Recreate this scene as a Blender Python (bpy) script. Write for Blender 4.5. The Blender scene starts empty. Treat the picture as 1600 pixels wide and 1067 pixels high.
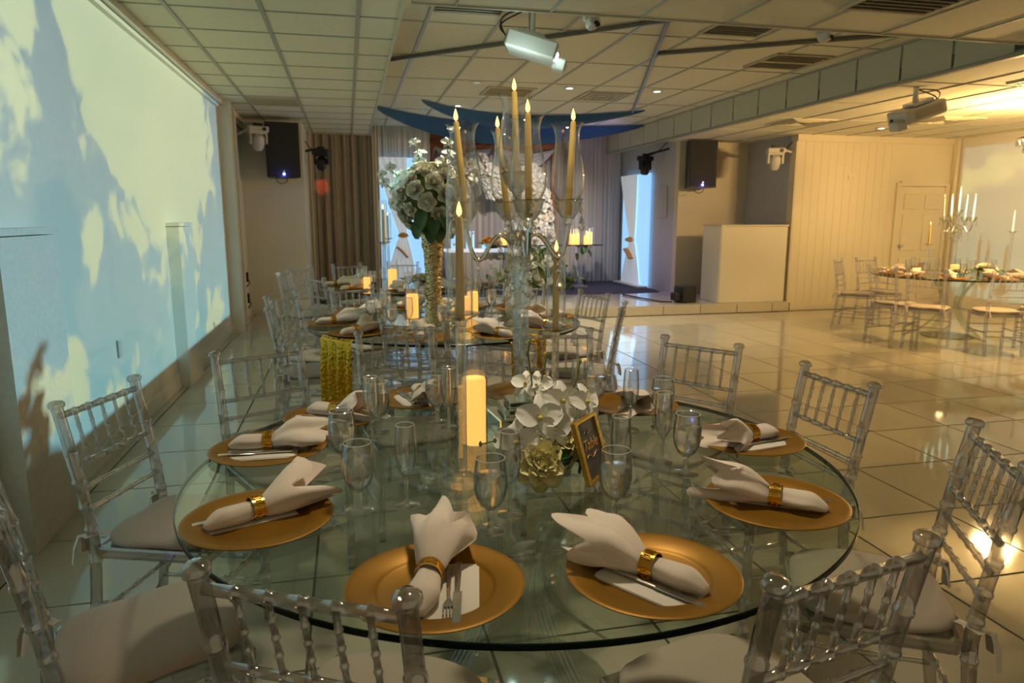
import bpy, math, random
from mathutils import Vector, Matrix, Euler
random.seed(7)
SC = bpy.context.scene
COL = SC.collection
PI = math.pi
# ------------------------------------------------------------------ camera, world, lights, exposure
CAM_H = 1.4645; PITCH = math.radians(10.04); YAW = math.radians(12.94); FPX = 1101.0
cd = bpy.data.cameras.new('camera'); cam = bpy.data.objects.new('camera', cd); COL.objects.link(cam)
cd.sensor_width = 36.0; cd.lens = FPX/1600*36; cd.clip_start = 0.05; cd.clip_end = 100
cam.location = (0, 0, CAM_H); cam.rotation_euler = (PI/2-PITCH, 0, -YAW)
cd.dof.use_dof = True; cd.dof.focus_distance = 2.0; cd.dof.aperture_fstop = 6.3
SC.camera = cam
SC.view_settings.view_transform = 'Standard'; SC.view_settings.look = 'None'
SC.view_settings.exposure = 0.85; SC.view_settings.gamma = 1.0
SC.view_settings.use_curve_mapping = False
cy = SC.cycles
cy.use_denoising = True
cy.use_adaptive_sampling = True; cy.adaptive_threshold = 0.05; cy.adaptive_min_samples = 16
try: cy.denoiser = 'OPENIMAGEDENOISE'
except Exception: pass
cy.max_bounces = 8; cy.diffuse_bounces = 3; cy.glossy_bounces = 4; cy.transmission_bounces = 8
cy.transparent_max_bounces = 28; cy.caustics_reflective = False; cy.caustics_refractive = False
cy.sample_clamp_indirect = 4.0; cy.sample_clamp_direct = 0.0
W = bpy.data.worlds.new('world'); SC.world = W; W.use_nodes = True
W.node_tree.nodes['Background'].inputs[0].default_value = (1.0, 0.83, 0.52, 1)
W.node_tree.nodes['Background'].inputs[1].default_value = 0.16

def light(name, kind, loc, power, color, size=0.1, target=None, spot=None, blend=0.5):
    d = bpy.data.lights.new(name, kind); d.energy = power; d.color = color
    if kind == 'AREA': d.size = size
    else: d.shadow_soft_size = size
    if kind == 'SPOT': d.spot_size = math.radians(spot); d.spot_blend = blend
    o = bpy.data.objects.new(name, d); COL.objects.link(o); o.location = loc
    if target is not None:
        o.rotation_euler = (Vector(target)-Vector(loc)).to_track_quat('-Z', 'Y').to_euler()
    return o

# the projector beams: a slide of sky and clouds thrown on a wall plane x = wx.
def projector_beam(name, loc, wx, y0, y1, z0, z1, gain, blobs, noise_scale, seed, aim, tint=(1, 1, 1), spot=150, power=1500.0):
    o = light(name, 'SPOT', loc, power, (1, 1, 1), 0.015, aim, spot, 0.02)
    d = o.data; d.use_nodes = True; nt = d.node_tree; N = nt.nodes; L = nt.links
    em = N['Emission']
    def math_(op, a, b=None, c=None, clamp=False):
        n = N.new('ShaderNodeMath'); n.operation = op; n.use_clamp = clamp
        for i, v in enumerate((a, b, c)):
            if v is None: continue
            if isinstance(v, (int, float)): n.inputs[i].default_value = v
            else: L.new(v, n.inputs[i])
        return n.outputs[0]
    g = N.new('ShaderNodeNewGeometry')
    s = N.new('ShaderNodeSeparateXYZ'); L.new(g.outputs['Incoming'], s.inputs[0])
    dx, dy, dz = s.outputs
    Dx = abs(wx-loc[0]); adx = math_('MAXIMUM', math_('ABSOLUTE', dx), 0.02)
    side = math_('GREATER_THAN', math_('MULTIPLY', dx, 1.0 if wx > loc[0] else -1.0), 0.01)
    t = math_('DIVIDE', Dx, adx)
    Y = math_('MULTIPLY_ADD', dy, t, loc[1]); Z = math_('MULTIPLY_ADD', dz, t, loc[2])
    m = side
    for a, lo, hi in ((Y, y0, y1), (Z, z0, z1)):
        m = math_('MULTIPLY', m, math_('GREATER_THAN', a, lo)); m = math_('MULTIPLY', m, math_('LESS_THAN', a, hi))
    cv = N.new('ShaderNodeCombineXYZ'); L.new(Y, cv.inputs[0]); L.new(Z, cv.inputs[1]); cv.inputs[2].default_value = seed
    no = N.new('ShaderNodeTexNoise'); no.inputs['Scale'].default_value = noise_scale; no.inputs['Detail'].default_value = 5
    no.inputs['Roughness'].default_value = 0.6; no.inputs['Distortion'].default_value = 0.35; L.new(cv.outputs[0], no.inputs['Vector'])
    acc = math_('MULTIPLY_ADD', no.outputs[0], 4.2, -2.52)
    for (by, bz, ry, rz, w) in blobs:
        a = math_('MULTIPLY', math_('SUBTRACT', Y, by), 1/ry); b = math_('MULTIPLY', math_('SUBTRACT', Z, bz), 1/rz)
        r2 = math_('ADD', math_('MULTIPLY', a, a), math_('MULTIPLY', b, b))
        acc = math_('MULTIPLY_ADD', math_('EXPONENT', math_('MULTIPLY', r2, -1.0)), w, acc)
    ra = N.new('ShaderNodeMapRange'); ra.interpolation_type = 'SMOOTHSTEP'
    ra.inputs[1].default_value = -0.14; ra.inputs[2].default_value = 0.22
    L.new(acc, ra.inputs[0])
    n2 = N.new('ShaderNodeTexNoise'); n2.inputs['Scale'].default_value = noise_scale*0.7; n2.inputs['Detail'].default_value = 4
    L.new(cv.outputs[0], n2.inputs['Vector'])
    mc = N.new('ShaderNodeMix'); mc.data_type = 'RGBA'
    mc.inputs[6].default_value = (0.66*tint[0], 0.98*tint[1], 0.76*tint[2], 1)
    mc.inputs[7].default_value = (0.88*tint[0], 1.12*tint[1], 0.84*tint[2], 1)
    L.new(n2.outputs[0], mc.inputs[0])
    mx = N.new('ShaderNodeMix'); mx.data_type = 'RGBA'
    zr = N.new('ShaderNodeMapRange'); zr.inputs[1].default_value = z0; zr.inputs[2].default_value = z1; L.new(Z, zr.inputs[0])
    sk = N.new('ShaderNodeMix'); sk.data_type = 'RGBA'; L.new(zr.outputs[0], sk.inputs[0])
    sk.inputs[6].default_value = (0.27*tint[0], 0.74*tint[1], 0.94*tint[2], 1); sk.inputs[7].default_value = (0.21*tint[0], 0.45*tint[1], 0.66*tint[2], 1)
    L.new(ra.outputs[0], mx.inputs[0]); L.new(sk.outputs[2], mx.inputs[6]); L.new(mc.outputs[2], mx.inputs[7])
    comp = math_('DIVIDE', gain*Dx*Dx/power, math_('POWER', adx, 3.0))
    L.new(mx.outputs[2], em.inputs[0]); L.new(math_('MULTIPLY', comp, m), em.inputs[1])
    return o
XL = -1.49            # left wall plane
XR = 9.65             # right wall plane
PROJ_C = (1.36, 5.42, 2.52)
PROJ_R = (5.75, 6.12, 2.30)
projector_beam('projector_light', PROJ_C, XL, 1.6, 9.36, 0.25, 2.81, 15.0,
    [(3.75, 2.45, 0.50, 0.55, 1.0), (5.25, 2.65, 0.75, 0.45, 1.3), (6.7, 2.5, 1.1, 0.8, 1.5), (5.45, 1.98, 0.42, 0.42, .9), (6.75, 1.72, 0.9, 0.42, 1.3), (4.70, 1.29, 0.17, 0.20, .85),
     (5.97, 1.00, 0.40, 0.13, .75), (4.05, 0.55, 0.42, 0.24, 1.0), (8.3, 0.36, 0.75, 0.28, .9), (8.2, 2.1, 0.8, 0.7, 1.2), (3.2, .45, .5, .2, .6),
     (4.35, 2.25, 0.16, 0.45, -.7), (4.4, 1.65, 0.5, 0.25, -.5), (3.74, 1.2, 0.6, 0.35, -.4), (5.1, 0.95, 0.6, 0.3, -.4), (8.45, 1.25, 0.35, 0.40, -.7), (9.15, 2.0, .2, .9, -.5)], 1.9, 3.1, (XL, 5.0, 1.3))
projector_beam('projector_light_right', PROJ_R, XR, 3.0, 9.7, 0.2, 2.55, 8.0,
    [(9.2, 2.1, 1.0, 0.35, .7), (8.0, 1.5, .35, .25, .5), (7.4, 2.0, 0.6, 0.3, .5), (8.6, 1.3, 1.6, 0.9, -.6)], 1.1, 9.4, (XR, 7.0, 1.3), (1.0, 0.95, 0.8), 150, 500.0)

# ------------------------------------------------------------------ helpers
RV = Vector((math.cos(YAW), -math.sin(YAW), 0))
FV = Vector((math.sin(YAW)*math.cos(PITCH), math.cos(YAW)*math.cos(PITCH), -math.sin(PITCH)))
UV = RV.cross(FV)
CP = Vector((0, 0, CAM_H))
def ray(x, y): return RV*((x-800)/FPX)-UV*((y-533.5)/FPX)+FV
def atz(x, y, z): d = ray(x, y); return CP+d*((z-CAM_H)/d.z)
def aty(x, y, Y): d = ray(x, y); return CP+d*(Y/d.y)
def atx(x, y, X): d = ray(x, y); return CP+d*(X/d.x)

class MB:
    def __init__(s): s.v = []; s.f = []
    def add(s, v, f, M=None):
        n = len(s.v)
        s.v += [tuple(M @ Vector(p)) for p in v] if M is not None else [tuple(p) for p in v]
        s.f += [tuple(i+n for i in q) for q in f]; return s
    def box(s, c, d, M=None):
        x, y, z = (k/2 for k in d); v = [(c[0]+a*x, c[1]+b*y, c[2]+e*z) for a in (-1, 1) for b in (-1, 1) for e in (-1, 1)]
        return s.add(v, [(0, 1, 3, 2), (4, 6, 7, 5), (0, 4, 5, 1), (2, 3, 7, 6), (0, 2, 6, 4), (1, 5, 7, 3)], M)
    def rbox(s, c, d, r, M=None):           # box with chamfered edges
        x, y, z = (k/2 for k in d); V = []; F = []; idx = {}
        for a in (-1, 1):
            for b in (-1, 1):
                for e in (-1, 1):
                    for ax in range(3):
                        p = [a*(x-r), b*(y-r), e*(z-r)]; p[ax] += (a, b, e)[ax]*r
                        idx[(a, b, e, ax)] = len(V); V.append((c[0]+p[0], c[1]+p[1], c[2]+p[2]))
        for ax in range(3):
            o = [k for k in range(3) if k != ax]
            for sg in (-1, 1):
                q = []
                for u, w in ((-1, -1), (1, -1), (1, 1), (-1, 1)):
                    k = [0, 0, 0]; k[ax] = sg; k[o[0]] = u; k[o[1]] = w; q.append(idx[(*k, ax)])
                F.append(tuple(q))
            for u in (-1, 1):
                for w in (-1, 1):
                    q = []
                    for sg, a2 in ((-1, o[0]), (1, o[0]), (1, o[1]), (-1, o[1])):
                        k = [0, 0, 0]; k[ax] = sg; k[o[0]] = u; k[o[1]] = w; q.append(idx[(*k, a2)])
                    F.append(tuple(q))
        for a in (-1, 1):
            for b in (-1, 1):
                for e in (-1, 1): F.append(tuple(idx[(a, b, e, k)] for k in range(3)))
        return s.add(V, F, M)
    def lathe(s, prof, seg=20, M=None, close=False):
        V = []; F = []
        n = len(prof)
        for (r, z) in prof:
            for k in range(seg):
                a = 2*PI*k/seg; V.append((r*math.cos(a), r*math.sin(a), z))
        for i in range(n-1 if not close else n):
            j = (i+1) % n
            for k in range(seg):
                l = (k+1) % seg; F.append((i*seg+k, i*seg+l, j*seg+l, j*seg+k))
        if not close:
            if prof[0][0] > 1e-6: F.append(tuple(range(seg))[::-1])
            if prof[-1][0] > 1e-6: F.append(tuple((n-1)*seg+k for k in range(seg)))
        return s.add(V, F, M)
    def tube(s, path, rad, seg=8, M=None, flat=None):
        P = [Vector(p) for p in path]; n = len(P)
        R = rad if isinstance(rad, (list, tuple)) else [rad]*n
        V = []; F = []; up = None
        for i in range(n):
            t = (P[min(i+1, n-1)]-P[max(i-1, 0)]).normalized()
            if up is None:
                up = Vector((0, 0, 1)) if abs(t.z) < .9 else Vector((1, 0, 0))
            up = (up-t*up.dot(t)).normalized(); b = t.cross(up)
            for k in range(seg):
                a = 2*PI*k/seg+PI/seg
                V.append(P[i]+up*(math.cos(a)*R[i]*(flat or 1))+b*(math.sin(a)*R[i]))
        for i in range(n-1):
            for k in range(seg):
                l = (k+1) % seg; F.append((i*seg+k, i*seg+l, (i+1)*seg+l, (i+1)*seg+k))
        F.append(tuple(range(seg))[::-1]); F.append(tuple((n-1)*seg+k for k in range(seg)))
        return s.add(V, F, M)
    def grid(s, fn, nu, nv, M=None):
        V = [fn(i/nu, j/nv) for i in range(nu+1) for j in range(nv+1)]
        F = [(i*(nv+1)+j, (i+1)*(nv+1)+j, (i+1)*(nv+1)+j+1, i*(nv+1)+j+1) for i in range(nu) for j in range(nv)]
        return s.add(V, F, M)
    def mesh(s, name, mat=None, smooth=True, angle=40):
        m = bpy.data.meshes.new(name); m.from_pydata(s.v, [], s.f); m.validate()
        if mat is not None: m.materials.append(mat)
        if smooth:
            m.polygons.foreach_set('use_smooth', [True]*len(m.polygons)); m.update()
            m.set_sharp_from_angle(angle=math.radians(angle))
        m.update(); return m
def obj(name, data, parent=None, loc=(0, 0, 0), rot=(0, 0, 0), scale=None):
    o = bpy.data.objects.new(name, data); COL.objects.link(o); o.parent = parent
    o.location = loc; o.rotation_euler = rot
    if scale is not None: o.scale = (scale,)*3 if isinstance(scale, (int, float)) else scale
    return o
def tag(o, label, cat, group=None):
    o['label'] = label; o['category'] = cat
    if group: o['group'] = group
    return o
def thing(name, label, cat, loc=(0, 0, 0), rz=0, group=None):
    return tag(obj(name, None, None, loc, (0, 0, rz)), label, cat, group)
def struct(name, mb, mat, parent=None, smooth=False):
    o = obj(name, mb.mesh(name, mat, smooth), parent)
    if parent is None: o['kind'] = 'structure'
    return o
KIDS = {}
def kid(parent, name, data, loc=(0, 0, 0), rot=(0, 0, 0), scale=None):
    o = obj(name, data, parent, loc, rot, scale); KIDS.setdefault(parent.name, []).append(o); return o
def copy_tree(o, parent=None):
    c = o.copy(); COL.objects.link(c); c.parent = parent
    for ch in KIDS.get(o.name, []):
        k = copy_tree(ch, c); KIDS.setdefault(c.name, []).append(k)
    return c

# ------------------------------------------------------------------ materials
def mat(name, color, rough=0.5, metal=0.0, var=0.06, scale=30, bump=0.0, spec=0.5, coat=0.0, trans=0.0, emit=None, es=0.0, alpha=1.0, sheen=0.0):
    m = bpy.data.materials.new(name); m.use_nodes = True; N = m.node_tree.nodes; L = m.node_tree.links
    b = N['Principled BSDF']
    b.inputs['Roughness'].default_value = rough; b.inputs['Metallic'].default_value = metal
    b.inputs['Specular IOR Level'].default_value = spec; b.inputs['Coat Weight'].default_value = coat
    b.inputs['Sheen Weight'].default_value = sheen
    if emit: b.inputs['Emission Color'].default_value = (*emit, 1); b.inputs['Emission Strength'].default_value = es
    b.inputs['Base Color'].default_value = (*color, 1)
    if var <= .06 and not bump: return m
    tc = N.new('ShaderNodeTexCoord'); no = N.new('ShaderNodeTexNoise'); no.inputs['Scale'].default_value = scale
    no.inputs['Detail'].default_value = 2; L.new(tc.outputs['Object'], no.inputs['Vector'])
    mx = N.new('ShaderNodeMix'); mx.data_type = 'RGBA'; L.new(no.outputs[0], mx.inputs[0])
    mx.inputs[6].default_value = (*[max(0, c*(1-var)) for c in color], 1); mx.inputs[7].default_value = (*[min(1, c*(1+var)) for c in color], 1)
    L.new(mx.outputs[2], b.inputs['Base Color'])
    if bump:
        bp = N.new('ShaderNodeBump'); bp.inputs['Strength'].default_value = bump; bp.inputs['Distance'].default_value = 0.01
        L.new(no.outputs[0], bp.inputs['Height']); L.new(bp.outputs[0], b.inputs['Normal'])
    return m
def clear(name, tint, edge, gfac=0.0, ior=1.45, rough=0.02, power=2.0, refl=1.0, body=None, bfac=0.0):
    m = bpy.data.materials.new(name); m.use_nodes = True; N = m.node_tree.nodes; L = m.node_tree.links
    N.remove(N['Principled BSDF']); out = N['Material Output']
    lw = N.new('ShaderNodeLayerWeight'); lw.inputs[0].default_value = 0.5
    pw = N.new('ShaderNodeMath'); pw.operation = 'POWER'; L.new(lw.outputs['Facing'], pw.inputs[0]); pw.inputs[1].default_value = power
    mc = N.new('ShaderNodeMix'); mc.data_type = 'RGBA'; L.new(pw.outputs[0], mc.inputs[0])
    mc.inputs[6].default_value = (*tint, 1); mc.inputs[7].default_value = (*edge, 1)
    tr = N.new('ShaderNodeBsdfTransparent'); L.new(mc.outputs[2], tr.inputs[0])
    base = tr.outputs[0]
    if body:
        df = N.new('ShaderNodeBsdfTranslucent'); df.inputs[0].default_value = (*body, 1)
        d2 = N.new('ShaderNodeBsdfDiffuse'); d2.inputs[0].default_value = (*body, 1)
        a = N.new('ShaderNodeAddShader'); L.new(df.outputs[0], a.inputs[0]); L.new(d2.outputs[0], a.inputs[1])
        m0 = N.new('ShaderNodeMixShader'); m0.inputs[0].default_value = bfac; L.new(base, m0.inputs[1]); L.new(a.outputs[0], m0.inputs[2]); base = m0.outputs[0]
    if gfac:
        gl = N.new('ShaderNodeBsdfGlass'); gl.inputs['IOR'].default_value = ior; gl.inputs['Roughness'].default_value = rough
        gl.inputs[0].default_value = (*[0.5+0.5*c for c in tint], 1)
        m1 = N.new('ShaderNodeMixShader'); m1.inputs[0].default_value = gfac; L.new(base, m1.inputs[1]); L.new(gl.outputs[0], m1.inputs[2]); base = m1.outputs[0]
    gs = N.new('ShaderNodeBsdfGlossy'); gs.inputs['Roughness'].default_value = rough; gs.inputs[0].default_value = (1, 1, 1, 1)
    p5 = N.new('ShaderNodeMath'); p5.operation = 'POWER'; L.new(lw.outputs['Facing'], p5.inputs[0]); p5.inputs[1].default_value = 5.0
    f0 = ((ior-1)/(ior+1))**2
    mr = N.new('ShaderNodeMath'); mr.operation = 'MULTIPLY_ADD'; mr.use_clamp = True; L.new(p5.outputs[0], mr.inputs[0])
    mr.inputs[1].default_value = (1-f0)*min(refl, 1.0)*.9; mr.inputs[2].default_value = f0*refl
    m2 = N.new('ShaderNodeMixShader'); L.new(mr.outputs[0], m2.inputs[0]); L.new(base, m2.inputs[1]); L.new(gs.outputs[0], m2.inputs[2])
    L.new(m2.outputs[0], out.inputs['Surface'])
    return m
def emis(name, color, s):
    m = bpy.data.materials.new(name); m.use_nodes = True; N = m.node_tree.nodes; L = m.node_tree.links
    e = N.new('ShaderNodeEmission'); e.inputs[0].default_value = (*color, 1); e.inputs[1].default_value = s
    L.new(e.outputs[0], N['Material Output'].inputs[0]); return m
M = {}
M['wall'] = mat('wall_paint', (.72, .69, .60), .55, var=.03, scale=3)
M['wallwarm'] = mat('wall_cream_paint', (.70, .62, .45), .5, var=.05, scale=2)
M['stucco'] = mat('stucco', (.60, .58, .52), .8, var=.10, scale=40, bump=.15)
M['grey'] = mat('grey_paint', (.50, .50, .50), .5, var=.03, scale=3)
M['tilefloor'] = mat('floor_tile_gloss', (.52, .475, .365), .06, var=.05, scale=1.3, spec=.5)
M['grout'] = mat('grout', (.10, .09, .07), .8)
M['ctile'] = mat('ceiling_tile', (.74, .70, .53), .85, var=.06, scale=18, bump=.06)
M['cgrid'] = mat('ceiling_grid', (.40, .39, .31), .45)
M['slab'] = mat('ceiling_slab', (.10, .10, .08), .9)
M['fascia'] = mat('fascia_panel', (.56, .555, .43), .6, var=.04, scale=4)
M['pipe'] = mat('grey_track', (.20, .20, .18), .4, metal=.6)
M['vent'] = mat('vent_grille', (.36, .32, .23), .6)
M['ventslat'] = mat('vent_slat', (.50, .45, .32), .5)
M['ventdim'] = mat('diffuser_grille', (.50, .45, .31), .5)
M['curtbrown'] = mat('curtain_taupe', (.36, .30, .22), .75, var=.08, scale=6, sheen=.2)
M['curtlight'] = mat('curtain_cream', (.66, .58, .46), .7, var=.06, scale=6, sheen=.2)
M['curtgrey'] = mat('curtain_grey', (.52, .47, .45), .6, var=.06, scale=6, sheen=.2)
M['blue'] = mat('blue_cloth', (.004, .062, .15), .6, var=.12, scale=4)
M['carpet'] = mat('dark_carpet', (.045, .035, .045), .95, var=.25, scale=60, bump=.2)
M['wood'] = mat('carved_wood', (.30, .10, .03), .5, var=.5, scale=14, bump=.5)
M['white'] = mat('white_lacquer', (.70, .65, .54), .35, var=.02, scale=3)
M['plastic'] = mat('white_plastic', (.62, .60, .54), .4)
M['black'] = mat('black_plastic', (.012, .012, .013), .45)
M['blackm'] = mat('black_mesh', (.018, .018, .02), .7, var=.4, scale=200)
M['cable'] = mat('black_cable', (.015, .015, .015), .5)
M['steel'] = mat('brushed_steel', (.55, .55, .55), .25, metal=1)
M['chrome'] = mat('silver_polished', (.75, .72, .65), .12, metal=1)
M['cutlery'] = mat('cutlery_steel', (.62, .58, .52), .2, metal=1)
M['gold'] = mat('gold_charger', (.34, .165, .012), .45, metal=.5, var=.12, scale=9)
M['goldring'] = mat('gold_ring', (.75, .46, .08), .22, metal=1, var=.2, scale=60)
M['goldframe'] = mat('gold_frame', (.80, .50, .10), .25, metal=.9)
M['goldtext'] = mat('gold_ink', (.75, .42, .10), .4, metal=.3)
M['sign'] = mat('dark_card', (.10, .09, .09), .25)
M['sequin'] = mat('gold_sequin', (.82, .38, .025), .22, metal=.9, var=.6, scale=55, bump=1.0)
M['cloth'] = mat('ivory_napkin', (.82, .70, .59), .75, var=.04, scale=20, sheen=.3)
M['paper'] = mat('paper_napkin', (.82, .76, .66), .8)
M['cushion'] = mat('ivory_cushion', (.50, .41, .33), .8, var=.03, scale=10, sheen=.2)
M['ribbon'] = mat('ribbon_ivory', (.75, .66, .56), .6)
M['taper'] = mat('taper_wax', (.82, .56, .15), .45, var=.03)
M['taper'].node_tree.nodes['Principled BSDF'].inputs['Subsurface Weight'].default_value = .0
M['taperpale'] = mat('taper_wax_pale', (.75, .80, .62), .45)
M['pillar'] = mat('pillar_wax_lit', (.75, .46, .15), .5, emit=(1.0, .47, .10), es=.80)
M['flame'] = emis('led_flame', (1.0, .55, .16), 1.9)
M['led'] = emis('blue_led', (.12, .16, 1.0), 14)
M['lens'] = emis('projector_lens_glow', (.75, 1.0, .98), 7)
M['lampon'] = emis('lamp_lens', (1.0, .93, .8), 6)
M['lampdim'] = mat('lamp_lens_faint_glow', (.6, .55, .45), .2, emit=(1, .9, .7), es=.25)  # unlit lens given a faint glow of its own
M['petal'] = mat('ivory_petal', (.90, .87, .70), .6, var=.05, scale=20)
M['petalw'] = mat('white_petal', (.92, .91, .84), .55, var=.04, scale=20)
M['petaly'] = mat('cream_yellow_petal', (.90, .83, .42), .6, var=.10, scale=14)
M['petalc'] = mat('flower_heart', (.62, .55, .14), .6)
M['petalo'] = mat('amber_petal', (.75, .36, .08), .6)
M['leaf'] = mat('green_leaf', (.05, .13, .04), .4, var=.35, scale=10)
M['leafl'] = mat('olive_leaf', (.16, .20, .05), .5, var=.35, scale=10)
M['stem'] = mat('flower_stem', (.15, .20, .06), .5)
M['glitter'] = mat('gold_glitter', (.72, .54, .28), .25, metal=.85, var=.5, scale=70, bump=1.0)
M['mirror'] = mat('mirror_glass', (.75, .80, .76), .03, metal=1)
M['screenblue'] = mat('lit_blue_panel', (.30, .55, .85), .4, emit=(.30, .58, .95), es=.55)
M['drapelit'] = mat('white_drape_glow', (.85, .88, .92), .6, emit=(.75, .88, 1.0), es=.14)  # faint glow put into the cloth, in place of light falling on it
M['swag'] = mat('pale_swag_cloth', (.55, .56, .60), .7)
M['glasst'] = clear('table_glass', (.905, .955, .92), (.70, .82, .76), 0, 1.5, .0, 3, 1.0)
M['rim'] = mat('glass_rim_dark', (.005, .011, .008), .15, spec=.25)  # dark colour stands in for internal reflection at the glass edge
M['glass'] = clear('clear_glass', (.985, .99, .985), (.08, .11, .10), 0, 1.45, .0, 2.8, 3.6)
M['stemglass'] = clear('solid_stem_glass', (.96, .97, .96), (.30, .33, .31), .75, 1.5, .0, 2.0, 2.5)
M['lip_highlight'] = clear('glass_lip_highlight', (.9, .92, .9), (.5, .5, .5), 0, 1.5, .05, 1.5, 5.0, (.85, .85, .80), .30)  # milky ring stands in for the highlight along the glass rim
M['thin'] = clear('thin_clear_glass', (.995, .995, .99), (.34, .37, .35), 0, 1.45, .0, 3.6, 2.2)
M['water'] = clear('water', (.97, .985, .975), (.55, .64, .60), .75, 1.33, .0, 2.5, 2.0)
M['crystal'] = clear('crystal', (.97, .98, .96), (.42, .45, .40), .40, 1.5, .0, 2.0, 1.5)
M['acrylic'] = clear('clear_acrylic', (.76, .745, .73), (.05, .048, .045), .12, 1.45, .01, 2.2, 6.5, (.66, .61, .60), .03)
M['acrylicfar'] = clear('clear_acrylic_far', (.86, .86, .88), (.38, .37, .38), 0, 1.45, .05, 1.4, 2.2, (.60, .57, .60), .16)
M['acrylicbase'] = clear('acrylic_leg', (.92, .95, .93), (.30, .35, .32), 0, 1.45, .02, 2.2, 2.2)
M['darkglass'] = mat('dark_glass', (.01, .012, .012), .05)

# ------------------------------------------------------------------ the setting
ZL, ZN, ZR_, ZT = 2.86, 2.75, 2.70, 3.06     # left, near, right low ceilings; raised tray
TX0, TX1, TY0, TY1 = .43, 5.12, 4.62, 14.0   # tray outline
# floor with tiles
floor = struct('floor', MB().box((4.1, 6.0, -.0575), (11.4, 15.0, .1)), M['grout'])
T = .612; tm = MB().rbox((0, 0, -.0035), (T-.010, T-.010, .007), .0015).mesh('floor_tile', M['tilefloor'], False)
cache = {}
def clipped(x0, x1, y0, y1, th, mt, gap=.010):
    k = (round(x1-x0, 3), round(y1-y0, 3), th, mt.name)
    if k not in cache: cache[k] = MB().rbox((0, 0, 0), (x1-x0-gap, y1-y0-gap, th), min(.0015, th*.2)).mesh('tile', mt, False)
    return cache[k]
ox, oy = 2.871-8*T, 3.411-6*T
for i in range(0, 22):
    for j in range(0, 20):
        x0, y0 = ox+i*T, oy+j*T; x1, y1 = x0+T, y0+T
        x0, x1 = max(x0, XL), min(x1, XR)
        lim = 11.25 if (x0+x1)/2 < .95 else 9.75
        y1 = min(y1, lim)
        if x1-x0 < .05 or y1-y0 < .05 or y1 < 1.0: continue
        c = Vector(((x0+x1)/2, (y0+y1)/2, 0))-CP
        d = c.dot(FV); s = c.dot(RV)
        if d < .4 or abs(s) > d*.727+1.1: continue
        obj('tile', clipped(x0, x1, y0, y1, .007, M['tilefloor']), floor, ((x0+x1)/2, (y0+y1)/2, -.0035))
# walls
def wallbox(name, x0, x1, y0, y1, z0, z1, mt):
    return struct(name, MB().box(((x0+x1)/2, (y0+y1)/2, (z0+z1)/2), (x1-x0, y1-y0, z1-z0)), mt)
wallbox('wall_left', XL-.15, XL, -1.0, 11.25, 0, 3.3, M['wall'])
for k, (y0, w) in enumerate(((3.28, .60), (6.48, .55))):
    ps = MB().box((XL+.05, y0+w/2, .69), (.10, w, 1.38)).box((XL+.055, y0+w/2, 1.40), (.11, w+.012, .03))
    struct('trim_%d' % (k+1), ps, M['stucco'] if k == 0 else M['wall'])
struct('baseboard_left', MB().box((XL+.008, 5.1, .06), (.016, 12.2, .12)).box((XL+.011, 5.1, .016), (.022, 12.2, .03)), M['wall'])
struct('trim_3', MB().box((XL+.035, 5.1, ZL-.03), (.07, 12.3, .06)).box((XL+.02, 5.1, ZL-.085), (.04, 12.3, .03)), M['wall'])
struct('trim_4', MB().box((XL+.07, 9.55, 1.43), (.14, .16, 2.86)).box((XL+.05, 10.2, 1.43), (.10, .09, 2.86)), M['wall'])
wallbox('wall_back_left', XL, -.62, 11.25, 11.4, 0, 3.3, M['wall'])
wallbox('wall_alcove_left', -.70, -.62, 11.4, 13.1, 0, 3.3, M['wall'])
wallbox('wall_back', -.7, 7.0, 14.25, 14.4, 0, 3.4, M['grey'])
wallbox('wall_stage_right', 5.45, 5.6, 11.35, 14.25, 0, 3.2, M['grey'])
wallbox('wall_back_right', 5.45, 6.72, 11.2, 11.35, 0, 3.2, M['wallwarm'])
wallbox('wall_alcove_right', 6.72, 6.87, 10.0, 11.2, 0, 3.2, M['grey'])
wr = struct('wall_right_front', MB().box(((6.72+XR+.15)/2, 9.925, 1.6), (XR+.15-6.72, .15, 3.2)), M['wallwarm'])
wallbox('wall_right', XR, XR+.15, .5, 9.85, 0, 3.2, M['wall'])
struct('trim_5', MB().box(((6.72+XR)/2, 9.835, ZR_-.05), (XR-6.72, .03, .10)), M['wallwarm'])
struct('baseboard_right', MB().box(((6.72+XR)/2, 9.838, .05), (XR-6.72, .024, .10)), M['wallwarm'])
struct('trim_6', MB().box((9.60, 9.80, 1.35), (.06, .08, 2.7)), M['wallwarm'])
# vertical boards on the cream wall
for k in range(13):
    x0 = 6.74+k*.14
    obj('board', clipped(0, .14, 0, .006, 2.5, M['wallwarm'], .002), wr, (x0+.07, 9.848, 1.36))
# panelled door
dr = struct('door_1', MB().box((9.05, 9.838, .965), (.86, .03, 1.93)), M['wallwarm'])
for sx in (-.2, .2):
    for z0, z1 in ((.12, .80), (.92, 1.50), (1.58, 1.82)):
        obj('panel', MB().rbox((0, 0, 0), (.30, .02, z1-z0), .008).mesh('panel', M['wallwarm'], False), dr, (9.05+sx, 9.818, (z0+z1)/2))
obj('handle', MB().lathe([(0, 0), (.028, .004), (.012, .02), (.030, .045), (.022, .065), (0, .07)], 12).mesh('handle', M['steel']), dr, (8.69, 9.82, 1.0), (PI/2, 0, 0))
struct('trim_7', MB().box((8.585, 9.832, 1.0), (.07, .05, 2.0)).box((9.515, 9.832, 1.0), (.07, .05, 2.0)).box((9.05, 9.832, 1.985), (.855, .046, .07)), M['wallwarm'])
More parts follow.
